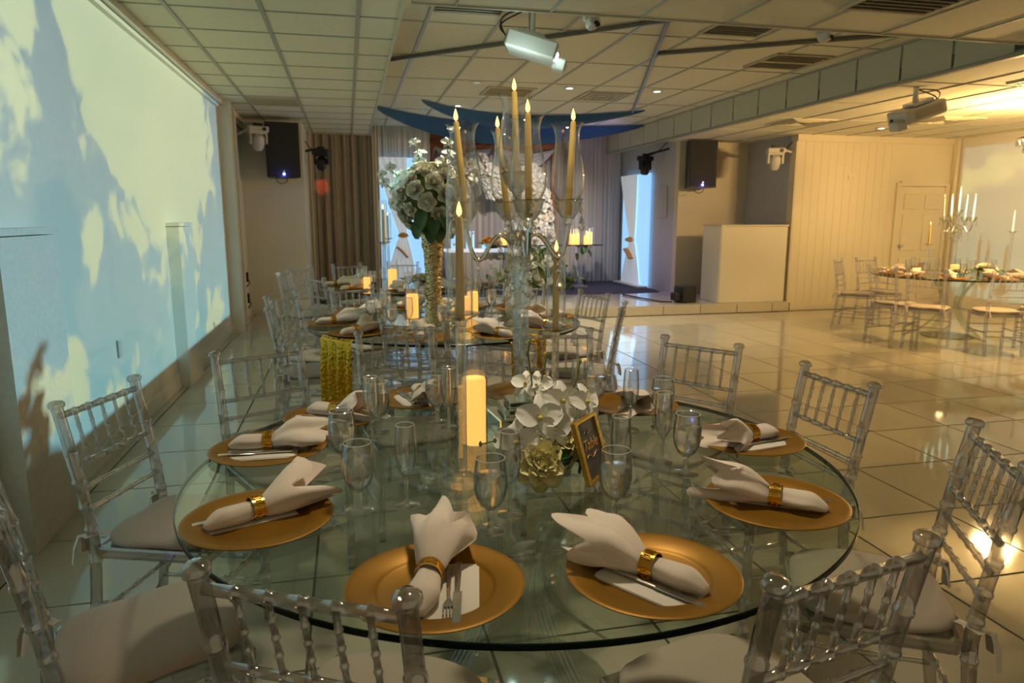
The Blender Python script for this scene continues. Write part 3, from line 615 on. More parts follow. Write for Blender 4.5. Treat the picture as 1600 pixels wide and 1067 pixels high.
# ------------------------------------------------------------------ chairs
def ringed(a, b, r, rings, rr, w=.005, mid=None, seg=10, endr=None):
    """straight or bent rod from a to b with bamboo rings at fractions of its length"""
    a, b = Vector(a), Vector(b); L = (b-a).length
    P = lambda t: (a.lerp(b, t) if mid is None else mid(t))
    ts = {0.0: r, 1.0: r}
    for q in rings:
        for d, k in ((-1.0, 0), (-.6, 1), (.6, 1), (1.0, 0)):
            t = q+d*w/L
            if 0 <= t <= 1: ts[t] = r if k == 0 else rr
    if mid is not None:
        for k in range(1, 12): ts.setdefault(k/12, r)
    T_ = sorted(ts); return [P(t) for t in T_], [ts[t] for t in T_]
def postpos(z):
    if z < .44: return -.195-.05*((.44-z)/.44)**1.6
    return -.195-.075*((z-.44)/.46)**1.3
def chair_proto(name, am, far=False):
    seg = 8 if far else 12
    t = thing(name, 'x', 'chair', (0, 0, -20))
    HW = .178
    for sx in (-1, 1):
        p, r = ringed((0, 0, 0), (0, 0, .885), .0175, (.06, .25, .44, .56, .645, .735, .84), .0205, .007, lambda q: Vector((sx*(HW+.012*abs(q-.5)), postpos(.885*q), .885*q)), seg)
        y = postpos(.885); x = sx*(HW+.006)
        p += [Vector((x, y, .887)), Vector((x, y-.001, .890)), Vector((x, y-.001, .902)), Vector((x, y-.002, .909)), Vector((x, y-.002, .912))]; r += [.017, .0235, .0245, .018, .004]
        kid(t, 'post', MB().tube(p, r, seg).mesh('post', am, True, 50))
    def rail(z, r, rr, rings, nm):
        p, q = ringed((-HW, postpos(z), z), (HW, postpos(z), z), r, rings, rr, .005); kid(t, nm, MB().tube(p, q, seg).mesh(nm, am, True, 50))
    sp = [(k+1)/6 for k in range(5)]
    rail(.862, .0110, .0134, sp, 'top_rail')
    rail(.700, .0095, .0118, sp, 'back_rail')
    rail(.625, .0085, .0110, [(k+.5)/6 for k in range(6)], 'back_rail')
    rail(.555, .0085, .0110, [(k+.5)/6 for k in range(6)], 'back_rail')
    x0 = -HW+2*HW/6
    p, q = ringed((0, postpos(.700), .700), (0, postpos(.862), .862), .0062, (.28, .5, .72), .0080, .0045)
    sm = MB().tube(p, q, 8).mesh('spindle', am, True, 50)
    for k in range(5): kid(t, 'spindle', sm, (-HW+2*HW*sp[k], 0, 0))
    kid(t, 'seat_frame', MB().rbox((0, -.185, .425), (.36, .03, .038), .006).rbox((0, .185, .425), (.40, .03, .038), .006).rbox((-.185, 0, .425), (.03, .34, .038), .006).rbox((.185, 0, .425), (.03, .34, .038), .006).rbox((0, 0, .436), (.34, .34, .008), .002).mesh('seat_frame', am, False))
    for sx in (-1, 1):
        p, q = ringed((sx*.183, .180, 0), (sx*.183, .180, .41), .0160, (.12, .38, .55, .85), .0190, .007)
        kid(t, 'leg', MB().tube(p, q, seg).mesh('leg', am, True, 50))
        for z in (.15, .24):
            p, q = ringed((sx*.182, postpos(z), z), (sx*.182, .18, z), .0085, (.2, .4, .6, .8), .0108, .005); kid(t, 'stretcher', MB().tube(p, q, seg).mesh('stretcher', am, True, 50))
    for z in (.20, .29):
        p, q = ringed((-.182, .18, z), (.182, .18, z), .0085, (.2, .4, .6, .8), .0108, .005); kid(t, 'stretcher', MB().tube(p, q, seg).mesh('stretcher', am, True, 50))
    p, q = ringed((-.18, postpos(.20), .20), (.18, postpos(.20), .20), .0085, (.2, .4, .6, .8), .0108, .005); kid(t, 'stretcher', MB().tube(p, q, seg).mesh('stretcher', am, True, 50))
    # cushion: rounded square pad, cut back a little at the posts
    def cf(u, v):
        a = 2*PI*u; e = 3.6; c, s_ = math.cos(a), math.sin(a)
        k = (abs(c)**e+abs(s_)**e)**(-1/e); rx, ry = .198*k*c, .195*k*s_
        prof = [(0, .000), (.94, .0), (1.0, .008), (1.0, .018), (.96, .027), (.82, .034), (.5, .038), (0, .039)]
        r_, z = prof[min(7, int(round(v*7)))]
        wob = .003*math.sin(a*5+1)*(1 if .9 < r_ else 0)
        return (rx*r_, ry*r_+.008, .444+z+wob)
    kid(t, 'cushion', MB().grid(cf, 40, 7).mesh('cushion', M['cushion'], True, 60))
    for sx in (-1, 1):
        pts = [(sx*.15, -.17, .475), (sx*.178, -.19, .480), (sx*.201, -.20, .478), (sx*.185, -.222, .476), (sx*.16, -.205, .474)]
        tl = [(sx*.178, -.218, .475), (sx*.195, -.235, .475), (sx*.205, -.245, .44), (sx*.212, -.25, .39)]
        tl2 = [(sx*.178, -.218, .475), (sx*.168, -.235, .46), (sx*.160, -.245, .41)]
        kid(t, 'tie', MB().tube(pts, .012, 6, None, .2).tube(tl, .012, 6, None, .2).tube(tl2, .011, 6, None, .2).mesh('tie', M['ribbon']))
    return t
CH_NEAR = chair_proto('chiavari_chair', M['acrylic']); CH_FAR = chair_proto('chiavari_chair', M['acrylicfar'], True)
used = set()
def chair(fx, fy, ang, label, group, far=False):
    """fx, fy: middle of the top rail on plan; ang: direction the seat faces"""
    p = CH_FAR if far else CH_NEAR
    o = p if p.name not in used else copy_tree(p); used.add(p.name)
    rz = ang-PI/2
    o.location = (fx+math.cos(ang)*.27, fy+math.sin(ang)*.27, 0); o.rotation_euler = (0, 0, rz)
    o['label'] = label; o['group'] = group; return o
TC = Vector((.456, 1.934)); T2 = Vector((.63, 4.76)); T3 = Vector((.60, 7.45)); T4 = Vector((7.25, 7.25))
def ringchair(tc, deg, r, label, group, far=False, twist=0):
    a = math.radians(deg); return chair(tc.x+r*math.cos(a), tc.y+r*math.sin(a), a+PI+math.radians(twist), label, group, far)
g = 'clear chairs around the near glass table'
chair(-.83, 2.52, math.radians(-20), 'clear chair against the sky wall, its whole back seen over the dark floor edge', g)
chair(-.40, 3.18, math.radians(-64), 'clear chair on the far side of the near table, closest to the sky wall', g)
chair(.21, 3.55, math.radians(-81), 'clear chair between the near table and the gold sequin cloth', g)
chair(1.00, 3.40, math.radians(-100), 'clear chair behind the candelabra on the far side of the near table', g)
chair(1.57, 2.93, math.radians(-144), 'clear chair beyond the far right plate, alone against the tan floor', g)
chair(1.73, 2.19, math.radians(-179), 'clear chair at the right edge of the near table, facing the sky wall', g)
chair(1.60, 1.40, math.radians(151), 'clear chair with hanging white ribbon at the right picture edge', g)
chair(.81, .94, math.radians(103), 'nearest clear chair on the right, seen from behind with slanting top rail', g)
chair(-.10, 1.07, math.radians(63), 'nearest clear chair on the left, seen from behind over the front plate', g)
chair(-.765, 1.626, math.radians(25), 'clear chair cut by the left picture edge with a large ivory cushion', g)
g = 'clear chairs around the middle glass table'
for d, r, l, tw in ((180, 1.14, 'clear chair at the middle table nearest the sky wall', 0), (150, 1.30, 'clear chair at the middle table, second along from the sky wall chair', 0), (118, 1.32, 'clear chair beyond the folded napkins of the middle table', 0),
                 (85, 1.32, 'clear chair beyond the gold vase of the middle table', 0), (52, 1.32, 'clear chair at the middle table facing back past the candelabra', 0), (15, 1.22, 'clear chair at the middle table seen edge on against the tan floor', 0),
                 (-25, 1.20, 'clear chair at the middle table behind the short candlestick', 0), (-108, .97, 'clear chair pushed in at the near side of the middle table under the gold vase', -8)):
    ringchair(T2, d, r, l, g, False, tw)
g = 'clear chairs around the far glass table'
for d, r, l in ((170, 1.30, 'clear chair at the far table nearest the sky wall'), (143, 1.42, 'clear chair at the far table below the wall speaker'), (115, 1.5, 'clear chair at the far table before the taupe curtain'),
              (88, 1.5, 'clear chair at the far table before the lit blue panel'), (-152, 1.05, 'clear chair on the near side of the far table beside the napkins'), (-62, 1.2, 'clear chair at the far table left of the greenery'),
              (-28, 1.2, 'clear chair at the far table in front of the greenery'), (30, 1.3, 'clear chair at the far table nearest the stage edge')):
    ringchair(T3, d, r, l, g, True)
g = 'clear chairs around the table by the cream wall'
for d, r, l in ((189, 1.22, 'outermost clear chair at the table by the cream wall'), (214, 1.34, 'clear chair with pinkish cushion, second at the table by the cream wall'),
              (248, 1.36, 'clear chair at the right picture edge before the table by the cream wall'), (128, 1.35, 'clear chair at the table by the cream wall, nearest the door'), (100, 1.3, 'clear chair on the far side of the table by the cream wall'),
              (285, 1.3, 'clear chair cut by the right picture edge beside the far table')):
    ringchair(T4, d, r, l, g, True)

# ------------------------------------------------------------------ glass tables
def table_meshes(R):
    top = MB().lathe([(0, -.012), (R-.003, -.012), (R-.0005, -.011)], 96).lathe([(R-.0005, -.001), (R-.003, 0), (0, 0)], 96)
    top = MB(); top.lathe([(0, 0), (R-.003, 0)], 128); top.lathe([(R-.003, -.012), (0, -.012)], 128)
    rim = MB().lathe([(R-.003, 0), (R, -.0015), (R, -.0125), (R-.003, -.014)], 128)
    rim.f = [q for q in rim.f if len(q) == 4]
    top.f = [q for q in top.f if len(q) == 4]
    top = MB()
    for z, fl in ((0, 1), (-.014, -1)):
        v = [(R*.999*math.cos(2*PI*k/128), R*.999*math.sin(2*PI*k/128), z) for k in range(128)]; top.add(v, [tuple(range(128))[::fl]])
    return top.mesh('glass_top', M['glasst'], False), rim.mesh('rim', M['rim'])
RT = .915
TOPM, RIMM = table_meshes(RT)
legm = MB()
for k in range(5):
    o_ = (k-2)*.016
    pts = [(.30-.24*math.sin(PI*min(1, u/20*1.0))+.0+.10*(1-u/20), o_, .02+.715*u/20) for u in range(21)]
    legm.tube(pts, .0065, 8)
LEGM = legm.mesh('leg', M['acrylicbase']); FOOTM = MB().lathe([(0, 0), (.30, 0), (.305, .006), (.30, .012), (0, .014)], 48).mesh('base_plate', M['acrylicbase'])
COLM = MB().lathe([(.045, .012), (.05, .05), (.04, .3), (.06, .6), (.12, .735), (0, .74)], 20).mesh('hub', M['acrylicbase'])
def glass_table(c, label, rot=.0):
    t = thing('glass_table', label, 'table', (c.x, c.y, 0), rot, 'round glass tables')
    kid(t, 'glass_top', TOPM, (0, 0, .76)); kid(t, 'rim', RIMM, (0, 0, .76))
    for k in range(4): kid(t, 'leg', LEGM, (0, 0, 0), (0, 0, k*PI/2))
    kid(t, 'base_plate', FOOTM)
    return t
glass_table(TC, 'large round glass table in front with gold plates', math.radians(-62))
glass_table(T2, 'round glass table with the tall gold vase', .3)
glass_table(T3, 'farthest round glass table before the taupe curtain', .6)
glass_table(T4, 'round glass table by the cream wall', .2)

# ------------------------------------------------------------------ tableware
ZT0 = .7605
R = .1715
CHARGER = MB().lathe([(0, .003), (.108, .003), (.113, .006), (.120, .011), (.160, .016), (.1685, .017), (.1715, .0155), (.1705, .013), (.158, .011), (.118, .005), (.108, 0), (0, 0)], 72).mesh('charger_plate', M['gold'], True, 60)
def napkin_mesh(seed, fan=1.0, hgt=1.0):
    rn = random.Random(seed); ph = [rn.uniform(0, 6.28) for _ in range(8)]
    NS, NA = 34, 40; L = .255
    V = []; F = []
    def sec(s):
        # half width, half height, lift
        if s < .40:
            u = s/.40; w = .014+.017*math.sin(min(1, u*2.2)*PI/2)-.008*max(0, u-.55)/.45; h = .010+.011*math.sin(min(1, u*2.5)*PI/2)
        elif s < .50: w = .0225; h = .0205
        else:
            u = (s-.50)/.50; w = .0225+(.040*fan)*u**.75; h = .0205+.020*hgt*math.sin(min(1, u*1.25)*PI*.62)
        return w, h
    for i in range(NS+1):
        s = i/NS; w, h = sec(s)
        for k in range(NA):
            a = 2*PI*k/NA; fold = 0.0
            am = .05+.06*(abs(s-.45)/.1 if abs(s-.45) < .1 else 1)
            if s > .5: am += .34*((s-.5)/.5)
            fold = am*(1-2*abs(math.sin(1.5*a+ph[0]+s*2))+.5+.7*math.sin(4*a+ph[1]-s*3)+.5*(.6-abs(math.sin(3.5*a+ph[2]))))
            r = 1+fold*.6
            x = s*L-L*.45
            if s > .75: x += ((s-.75)/.25)*(.036*math.sin(2*a+ph[3])+.030*(abs(math.sin(2.5*a+ph[4]))*2-1))*fan
            yy = w*r*math.cos(a)+ .012*math.sin(s*5+ph[5])*(s > .5)*(s-.5)*2
            zz = max(.001, h+h*r*math.sin(a)+(.012*hgt*((s-.5)/.5)**2*max(0, math.sin(a+ph[6]*.2)) if s > .5 else 0))
            V.append((x, yy, zz))
    for i in range(NS):
        for k in range(NA):
            l = (k+1) % NA; F.append((i*NA+k, i*NA+l, (i+1)*NA+l, (i+1)*NA+k))
    # inner funnel of the open end, and the closed tail
    base = NS*NA; n0 = len(V)
    for j in range(1, 6):
        q = 1-j*.19
        for k in range(NA):
            x, y, z = V[base+k]; V.append((x-.022*j, y*q, .022+(z-.022)*q))
    for j in range(5):
        A = base if j == 0 else n0+(j-1)*NA; B = n0+j*NA
        for k in range(NA):
            l = (k+1) % NA; F.append((A+k, A+l, B+l, B+k))
    V.append((-L*.45-.008, 0, .011)); c = len(V)-1
    for k in range(NA): F.append((k, c, (k+1) % NA))
    mb = MB(); mb.add(V, F); return mb.mesh('napkin', M['cloth'], True, 80)
NAP = [napkin_mesh(11, 1.0, 1.0), napkin_mesh(23, 1.1, .9), napkin_mesh(5, .9, 1.25), napkin_mesh(37, 1.05, 1.1)]
rg = MB()
rg.lathe([(.0255, -.014), (.0275, -.014), (.0275, -.0105), (.0262, -.0105), (.0262, .0105), (.0275, .0105), (.0275, .014), (.0255, .014)], 36, Matrix.Translation((0, 0, .024)) @ Matrix.Rotation(PI/2, 4, 'Y'), True)
for k in range(12):        # raised key pattern round the band
    A = Matrix.Translation((0, 0, .024)) @ Matrix.Rotation(PI/2, 4, 'Y') @ Matrix.Rotation(k*PI/6, 4, 'Z')
    for c, d in (((.027, -.005, 0), (.002, .0016, .017)), ((.027, -.001, .0078), (.002, .009, .0016)), ((.027, .003, .002), (.002, .0016, .0125)), ((.027, .0005, -.0045), (.002, .006, .0016)), ((.027, -.0015, 0), (.002, .0014, .008))):
        rg.box(c, d, A)
RING = rg.mesh('napkin_ring', M['goldring'], False)
PAPER = MB().rbox((0, 0, .001), (.205, .10, .002), .0004).rbox((-.003, .002, .0032), (.198, .094, .0016), .0004).mesh('paper_napkin', M['paper'], False)
def fork_mesh():
    m = MB().tube([(-.09, 0, .003), (-.04, 0, .004), (.03, 0, .006), (.045, 0, .005)], [.006, .005, .0028, .004], 8, None, .45)
    m.add([(.043, -.004, .004), (.043, .004, .004), (.062, .011, .003), (.062, -.011, .003), (.043, -.004, .006), (.043, .004, .006), (.062, .011, .005), (.062, -.011, .005)], [(0, 1, 2, 3), (7, 6, 5, 4), (0, 4, 5, 1), (1, 5, 6, 2), (2, 6, 7, 3), (3, 7, 4, 0)])
    for k in range(4): m.box((.078, -.009+.006*k, .0045), (.034, .0026, .002))
    return m.mesh('fork', M['cutlery'])
FORK = fork_mesh()
KNIFE = MB().tube([(-.10, 0, .004), (-.05, 0, .0045), (.01, 0, .0045)], [.0075, .0065, .005], 8, None, .5).rbox((.06, .001, .0045), (.105, .016, .0022), .0008).mesh('knife', M['cutlery'])
GOB = MB().lathe([(.010, .050), (.024, .062), (.034, .082), (.0385, .105), (.0385, .13), (.0355, .155), (.0335, .172), (.0315, .172), (.0337, .155), (.0367, .13), (.0367, .105), (.0322, .083), (.022, .064), (.009, .055)], 32, None, True).mesh('bowl', M['glass'])
GOBS = MB().lathe([(0, 0), (.036, 0), (.037, .002), (.030, .005), (.010, .009), (.0065, .016), (.0085, .030), (.0065, .044), (.010, .0505), (0, .0525)], 28).mesh('stem', M['stemglass'])
GOBL = MB().lathe([(.0335, .1718), (.0337, .1728), (.0325, .1738), (.0313, .1728), (.0315, .1718)], 36, None, True).mesh('lip_highlight', M['lip_highlight'])
FLUL = MB().lathe([(.0231, .2068), (.0233, .2082), (.0222, .2092), (.0212, .2082), (.0214, .2068)], 32, None, True).mesh('lip_highlight', M['lip_highlight'])
WAT = MB().lathe([(0, .0545), (.008, .0555), (.0215, .0645), (.0315, .0835), (.036, .105), (.036, .128), (.0357, .132), (.0350, .1325), (0, .1325)], 32).mesh('water', M['water'])
FLU = MB().lathe([(.0055, .068), (.012, .080), (.021, .098), (.026, .125), (.0265, .15), (.0245, .19), (.0230, .207), (.0215, .207), (.0228, .19), (.0250, .15), (.0245, .125), (.0192, .099), (.010, .082), (.004, .078)], 28, None, True).mesh('bowl', M['glass'])
FLUS = MB().lathe([(0, 0), (.031, 0), (.032, .002), (.025, .005), (.008, .009), (.0045, .018), (.004, .045), (.0055, .0685), (0, .0745)], 24).mesh('stem', M['stemglass'])
def seat_set(tc, deg, r, where, group, ni, turn=0, detail=True, drop=False):
    a = math.radians(deg); c = Vector((tc.x+r*math.cos(a), tc.y+r*math.sin(a), ZT0))
    tag(obj('charger_plate', CHARGER, None, c), 'gold charger plate '+where, 'plate', 'gold charger plates')
    inw = a+PI+math.radians(turn); dirv = Vector((math.cos(inw), math.sin(inw), 0)); side = Vector((-dirv.y, dirv.x, 0))
    n = thing('rolled_napkin', 'ivory napkin in gold ring '+where, 'napkin', c+Vector((0, 0, .0095))+side*.012, inw, 'rolled napkins')
    kid(n, 'cloth', NAP[ni % 4]); kid(n, 'napkin_ring', RING)
    if detail:
        s = -1 if ni % 2 else 1
        tag(obj('paper_napkin', PAPER, None, c+Vector((0, 0, .0035))-side*.035*s-dirv*.01, (0, 0, inw+.12*s)), 'folded paper napkin '+where, 'paper napkin', 'paper napkins')
        tag(obj('knife', KNIFE, None, c+Vector((0, 0, .0085))-side*.045*s-dirv*.02, (0, 0, inw+.12*s+PI)), 'silver knife '+where, 'knife', 'silver knives')
        tag(obj('fork', FORK, None, c+Vector((0, 0, .0085))-side*.028*s-dirv*.015, (0, 0, inw+.15*s+PI)), 'silver fork '+where, 'fork', 'silver forks')
W1 = ' of the near table'
seat_set(TC, -115, .755, 'at the front, left of centre,'+W1, '', 2, 8)
seat_set(TC, -82, .745, 'at the front, right of centre,'+W1, '', 3, 32)
seat_set(TC, -157, .745, 'on the left, second from the front,'+W1, '', 1, 6)
seat_set(TC, -41, .725, 'on the right, second from the front,'+W1, '', 0, 2)
seat_set(TC, 162, .755, 'on the left, third from the front,'+W1, '', 0, 10)
seat_set(TC, -1, .750, 'on the right, third from the front,'+W1, '', 1, 18)
seat_set(TC, 134, .765, 'at the back left'+W1, '', 2, 12)
seat_set(TC, 40, .725, 'at the back right'+W1, '', 3, 20)
seat_set(TC, 106, .765, 'behind the pillar candle'+W1, '', 0, -10)
seat_set(TC, 74, .765, 'behind the candelabra foot'+W1, '', 1, 10)
for deg, w, ni in ((180, 'nearest the sky wall', 0), (143, 'second from the sky wall', 1), (108, 'at the far side', 2), (72, 'at the far side past the vase', 3), (36, 'at the tan floor side', 0), (0, 'towards the open floor', 1), (-38, 'below the short candlestick', 2), (-72, 'behind the tall candlestick', 3), (-108, 'behind the clear chair back', 0), (-144, 'on the gold sequin cloth', 1)):
    seat_set(T2, deg, .745, w+' of the middle table', '', ni, 10, False)
for deg, w, ni in ((180, 'nearest the sky wall', 0), (-144, 'on the near left', 2), (144, 'on the far left', 1), (-100, 'on the near side', 3), (-60, 'on the near right', 0), (-20, 'nearest the stage', 1)):
    seat_set(T3, deg, .745, w+' of the farthest table', '', ni, 10, False)
for deg, w, ni in ((190, 'at the outer edge', 0), (225, 'at the near left', 1), (262, 'at the near side', 2), (155, 'towards the door', 3), (120, 'at the far side', 0), (300, 'at the near right', 1), (85, 'at the far right', 2)):
    seat_set(T4, deg, .745, w+' of the table by the cream wall', '', ni, 10, False)
def goblet(p, where, water=True, sc=1.0):
    t = thing('water_goblet', ('full' if water else 'empty')+' water goblet '+where, 'glass', (p[0], p[1], ZT0), 0, 'water goblets')
    kid(t, 'bowl', GOB); kid(t, 'stem', GOBS); kid(t, 'lip_highlight', GOBL)
    if water: kid(t, 'water', WAT)
def flute(p, where):
    t = thing('champagne_flute', 'empty champagne flute '+where, 'glass', (p[0], p[1], ZT0), 0, 'champagne flutes')
    kid(t, 'bowl', FLU); kid(t, 'stem', FLUS); kid(t, 'lip_highlight', FLUL)
for x, y, w in ((767, 828, 'in front of the short flute, nearest the front plate'), (562, 798, 'beyond the ruffled napkin on the left'), (537, 734, 'just behind the left hand goblet'), (592, 676, 'in line with the gold sequin cloth'), (683, 658, 'beside the tall candlestick at the back'),
                (960, 812, 'in front of the gold framed sign'), (1071, 740, 'beside the napkin on the right third plate'), (1034, 668, 'behind the slim flute at the back right'), (930, 645, 'behind the orchid tip near the short candlestick'), (826, 600, 'at the back behind the candelabra foot')):
    goblet(atz(x, y, ZT0), w+', near table')
for x, y, w in ((797, 804, 'behind the nearest goblet'), (636, 790, 'standing alone left of the tall candlestick'), (582, 688, 'behind the second left goblet'), (702, 668, 'touching the tall candlestick'), (968, 772, 'just behind the goblet by the gold sign'),
                (1034, 722, 'left of the goblet at the right third plate'), (984, 672, 'behind the gold framed sign'), (903, 652, 'behind the orchids beside the short candlestick')):
    flute(atz(x, y, ZT0), w+' on the near table')
def ring_glasses(tc, degs, nm):
    for k, (d, w) in enumerate(degs):
        a = math.radians(d); goblet((tc.x+.50*math.cos(a), tc.y+.50*math.sin(a)), w+nm)
        a += .22; flute((tc.x+.46*math.cos(a), tc.y+.46*math.sin(a)), w+nm)
ring_glasses(T2, ((175, 'nearest the sky wall'), (140, 'second from the sky wall'), (105, 'at the far side'), (40, 'at the far right'), (-5, 'towards the open floor'), (-40, 'behind the short candlestick'), (-100, 'by the near chair'), (-140, 'by the gold sequin cloth')), ' on the middle table')
ring_glasses(T3, ((180, 'nearest the sky wall'), (-140, 'on the near left'), (-95, 'on the near side'), (-40, 'on the near right')), ' on the farthest table')
ring_glasses(T4, ((190, 'at the outer edge'), (235, 'at the near left'), (270, 'at the near side'), (140, 'towards the door')), ' on the table by the cream wall')
# ------------------------------------------------------------------ candles and candelabra
def taper(mb_len, r=.0112):
    return [(0, 0), (r, 0), (r*.97, mb_len*.5), (r*.80, mb_len-.01), (r*.62, mb_len-.002), (0, mb_len)]
FLAME = MB().lathe([(0, 0), (.0055, .004), (.0075, .011), (.0062, .02), (.0035, .029), (.0012, .036), (0, .038)], 12).mesh('flame', M['flame'])
SHADE = MB().lathe([(.026, 0), (.040, .008), (.0525, .035), (.0555, .070), (.052, .110), (.044, .155), (.0395, .190), (.040, .215), (.045, .235), (.051, .245), (.0535, .247), (.0515, .2455),
                    (.0435, .233), (.0385, .215), (.0380, .190), (.0425, .155), (.0505, .110), (.054, .070), (.051, .036), (.0385, .010), (.025, .002)], 32, None, True).mesh('hurricane_shade', M['thin'])
CUP = MB().lathe([(0, 0), (.012, 0), (.016, .010), (.012, .018), (.022, .026), (.040, .052), (.047, .078), (.052, .082), (.050, .086), (.043, .081), (.036, .054), (.018, .032), (0, .03)], 24).mesh('bobeche', M['crystal'])
def drop_strand(n, big=True):
    m = MB(); z = 0
    for k in range(n):
        m.lathe([(0, z), (.006, z-.004), (.0085, z-.010), (.006, z-.016), (0, z-.020)], 6); z -= .022
    if big: m.lathe([(0, z), (.003, z-.006), (.010, z-.028), (.0115, z-.038), (.008, z-.048), (0, z-.054)], 8)
    return m.mesh('crystal_drop', M['crystal'], False)
DROPS = [drop_strand(3), drop_strand(4), drop_strand(2)]
def candelabra(name, loc, rz, label, tap=None, base=True, far=False):
    t = thing(name, label, 'candelabra', loc, rz)
    cz = 0.475                                     # height of the column
    kid(t, 'foot', MB().rbox((0, 0, .012), (.15, .15, .024), .003).rbox((0, 0, .034), (.11, .11, .02), .003).mesh('foot', M['mirror'], False))
    kid(t, 'column', MB().rbox((0, 0, .04+cz/2), (.042, .042, cz), .003, Matrix.Rotation(PI/4, 4, 'Z')).mesh('column', M['crystal'], False))
    z = .04+cz
    kid(t, 'collar', MB().lathe([(0, z-.03), (.040, z-.03), (.044, z-.015), (.034, z), (.024, z+.008), (.030, z+.03), (.024, z+.05), (.040, z+.062), (.042, z+.08), (.020, z+.09), (.016, z+.12), (.024, z+.14), (.016, z+.16), (.014, z+.20), (0, z+.205)], 18).mesh('collar', M['crystal']))
    hub = z+.045
    for k in range(4):
        an = k*PI/2; A = Matrix.Rotation(an, 4, 'Z')
        pts = []
        for u in range(25):
            s = u/24; x = .02+.150*s; pts.append((x, 0, hub+.036*math.sin(s*2*PI)*(1.25 if s > .5 else .9)+.0+(.055*max(0, (s-.8)/.2)**2)))
        ar = kid(t, 'arm', MB().tube(pts, .0078, 8, A).mesh('arm', M['chrome']))
        e = A @ Vector((.170, 0, hub+.055))
        kid(ar, 'bobeche', CUP, e)
        cd_ = kid(ar, 'candle', MB().lathe(taper(.30), 14).mesh('candle', tap or M['taper']), e+Vector((0, 0, .034)), ((0, 0, 0, .02)[k], (.07, -.09, -.06, .01)[k], 0))
        d = Euler(cd_.rotation_euler).to_matrix() @ Vector((0, 0, .30))
        kid(ar, 'flame', FLAME, e+Vector((0, 0, .034))+d)
        if not far: kid(ar, 'hurricane_shade', SHADE, e+Vector((0, 0, .078)))
        kid(ar, 'crystal_drop', DROPS[k % 3], A @ Vector((.135, 0, hub-.040)))
        kid(ar, 'crystal_drop', DROPS[(k+1) % 3], A @ Vector((.06, .0, hub+.015)))
        kid(ar, 'crystal_drop', DROPS[2], e+(A @ Vector((.045, 0, .078))))
    e = Vector((0, 0, z+.19))
    kid(t, 'bobeche', CUP, e)
    kid(t, 'candle', MB().lathe(taper(.30), 14).mesh('candle', tap or M['taper']), e+Vector((0, 0, .034)))
    kid(t, 'flame', FLAME, e+Vector((0, 0, .334)))
    if not far: kid(t, 'hurricane_shade', SHADE, e+Vector((0, 0, .078)))
    for k in range(6): kid(t, 'crystal_drop', DROPS[k % 3], (.04*math.cos(k), .04*math.sin(k), z-.02))
    return t
RS = .055
tag(obj('mirror_riser', MB().rbox((0, 0, RS/2), (.26, .18, RS), .004).mesh('mirror_riser', M['mirror'], False), None, (.575, 2.25, ZT0), (0, 0, .1)), 'mirrored glass riser block under the candelabra', 'riser')
candelabra('candelabra', (.555, 2.255, ZT0+RS), math.radians(-YAW*57.3+11), 'crystal candelabra with five hurricane shades on the near table').rotation_euler.y = -.028
def candlestick(loc, hd, cl, tubeh, label, r=.033, tap=None, lit=True):
    t = thing('candlestick', label, 'candlestick', loc)
    kid(t, 'foot', MB().lathe([(0, 0), (.046, 0), (.047, .006), (.044, .018), (.030, .024), (.028, .030), (.020, .036), (0, .038)], 28).mesh('foot', M['crystal']))
    kid(t, 'stem', MB().lathe([(.0135, .034), (.0135, hd-.012)], 8).mesh('stem', M['crystal']))
    kid(t, 'dish', MB().lathe([(0, hd-.03), (.014, hd-.028), (.018, hd-.012), (.040, hd-.002), (.052, hd+.003), (.052, hd+.006), (.038, hd+.003), (.016, hd+.001), (0, hd)], 28).mesh('dish', M['glass']))
    kid(t, 'candle', MB().lathe(taper(cl, .0115), 14).mesh('candle', tap or M['taper']), (0, 0, hd-.012))
    kid(t, 'flame', FLAME, (0, 0, hd-.012+cl))
    if tubeh: kid(t, 'glass_tube', MB().lathe([(r, 0), (r, tubeh), (r-.0022, tubeh), (r-.0022, 0)], 28, None, True).mesh('glass_tube', M['thin']), (0, 0, hd+.004))
    return t
candlestick((.272, 1.775, ZT0), .455, .262, .32, 'tall crystal candlestick with glass tube, in front of the pillar candle')
candlestick((.685, 2.31, ZT0), .325, .275, .335, 'shorter crystal candlestick with glass tube, right of the candelabra')
def pillar_candle(loc, r, h, vh, label, group='pillar candles in glass'):
    t = thing('pillar_candle', label, 'candle', loc, 0, group)
    kid(t, 'wax', MB().lathe([(0, .004), (r, .004), (r, h*.96), (r*.93, h*.992), (r*.75, h), (r*.3, h*.985), (0, h*.98)], 24).mesh('wax', M['pillar']))
    if vh: kid(t, 'glass_cylinder', MB().lathe([(0, 0), (r*1.14, 0), (r*1.14, vh), (r*1.08, vh), (r*1.08, .003), (0, .003)], 32).mesh('glass_cylinder', M['thin']))
    return t
pillar_candle((.362, 2.105, ZT0), .037, .215, .31, 'large glowing pillar candle in a glass cylinder on the near table')

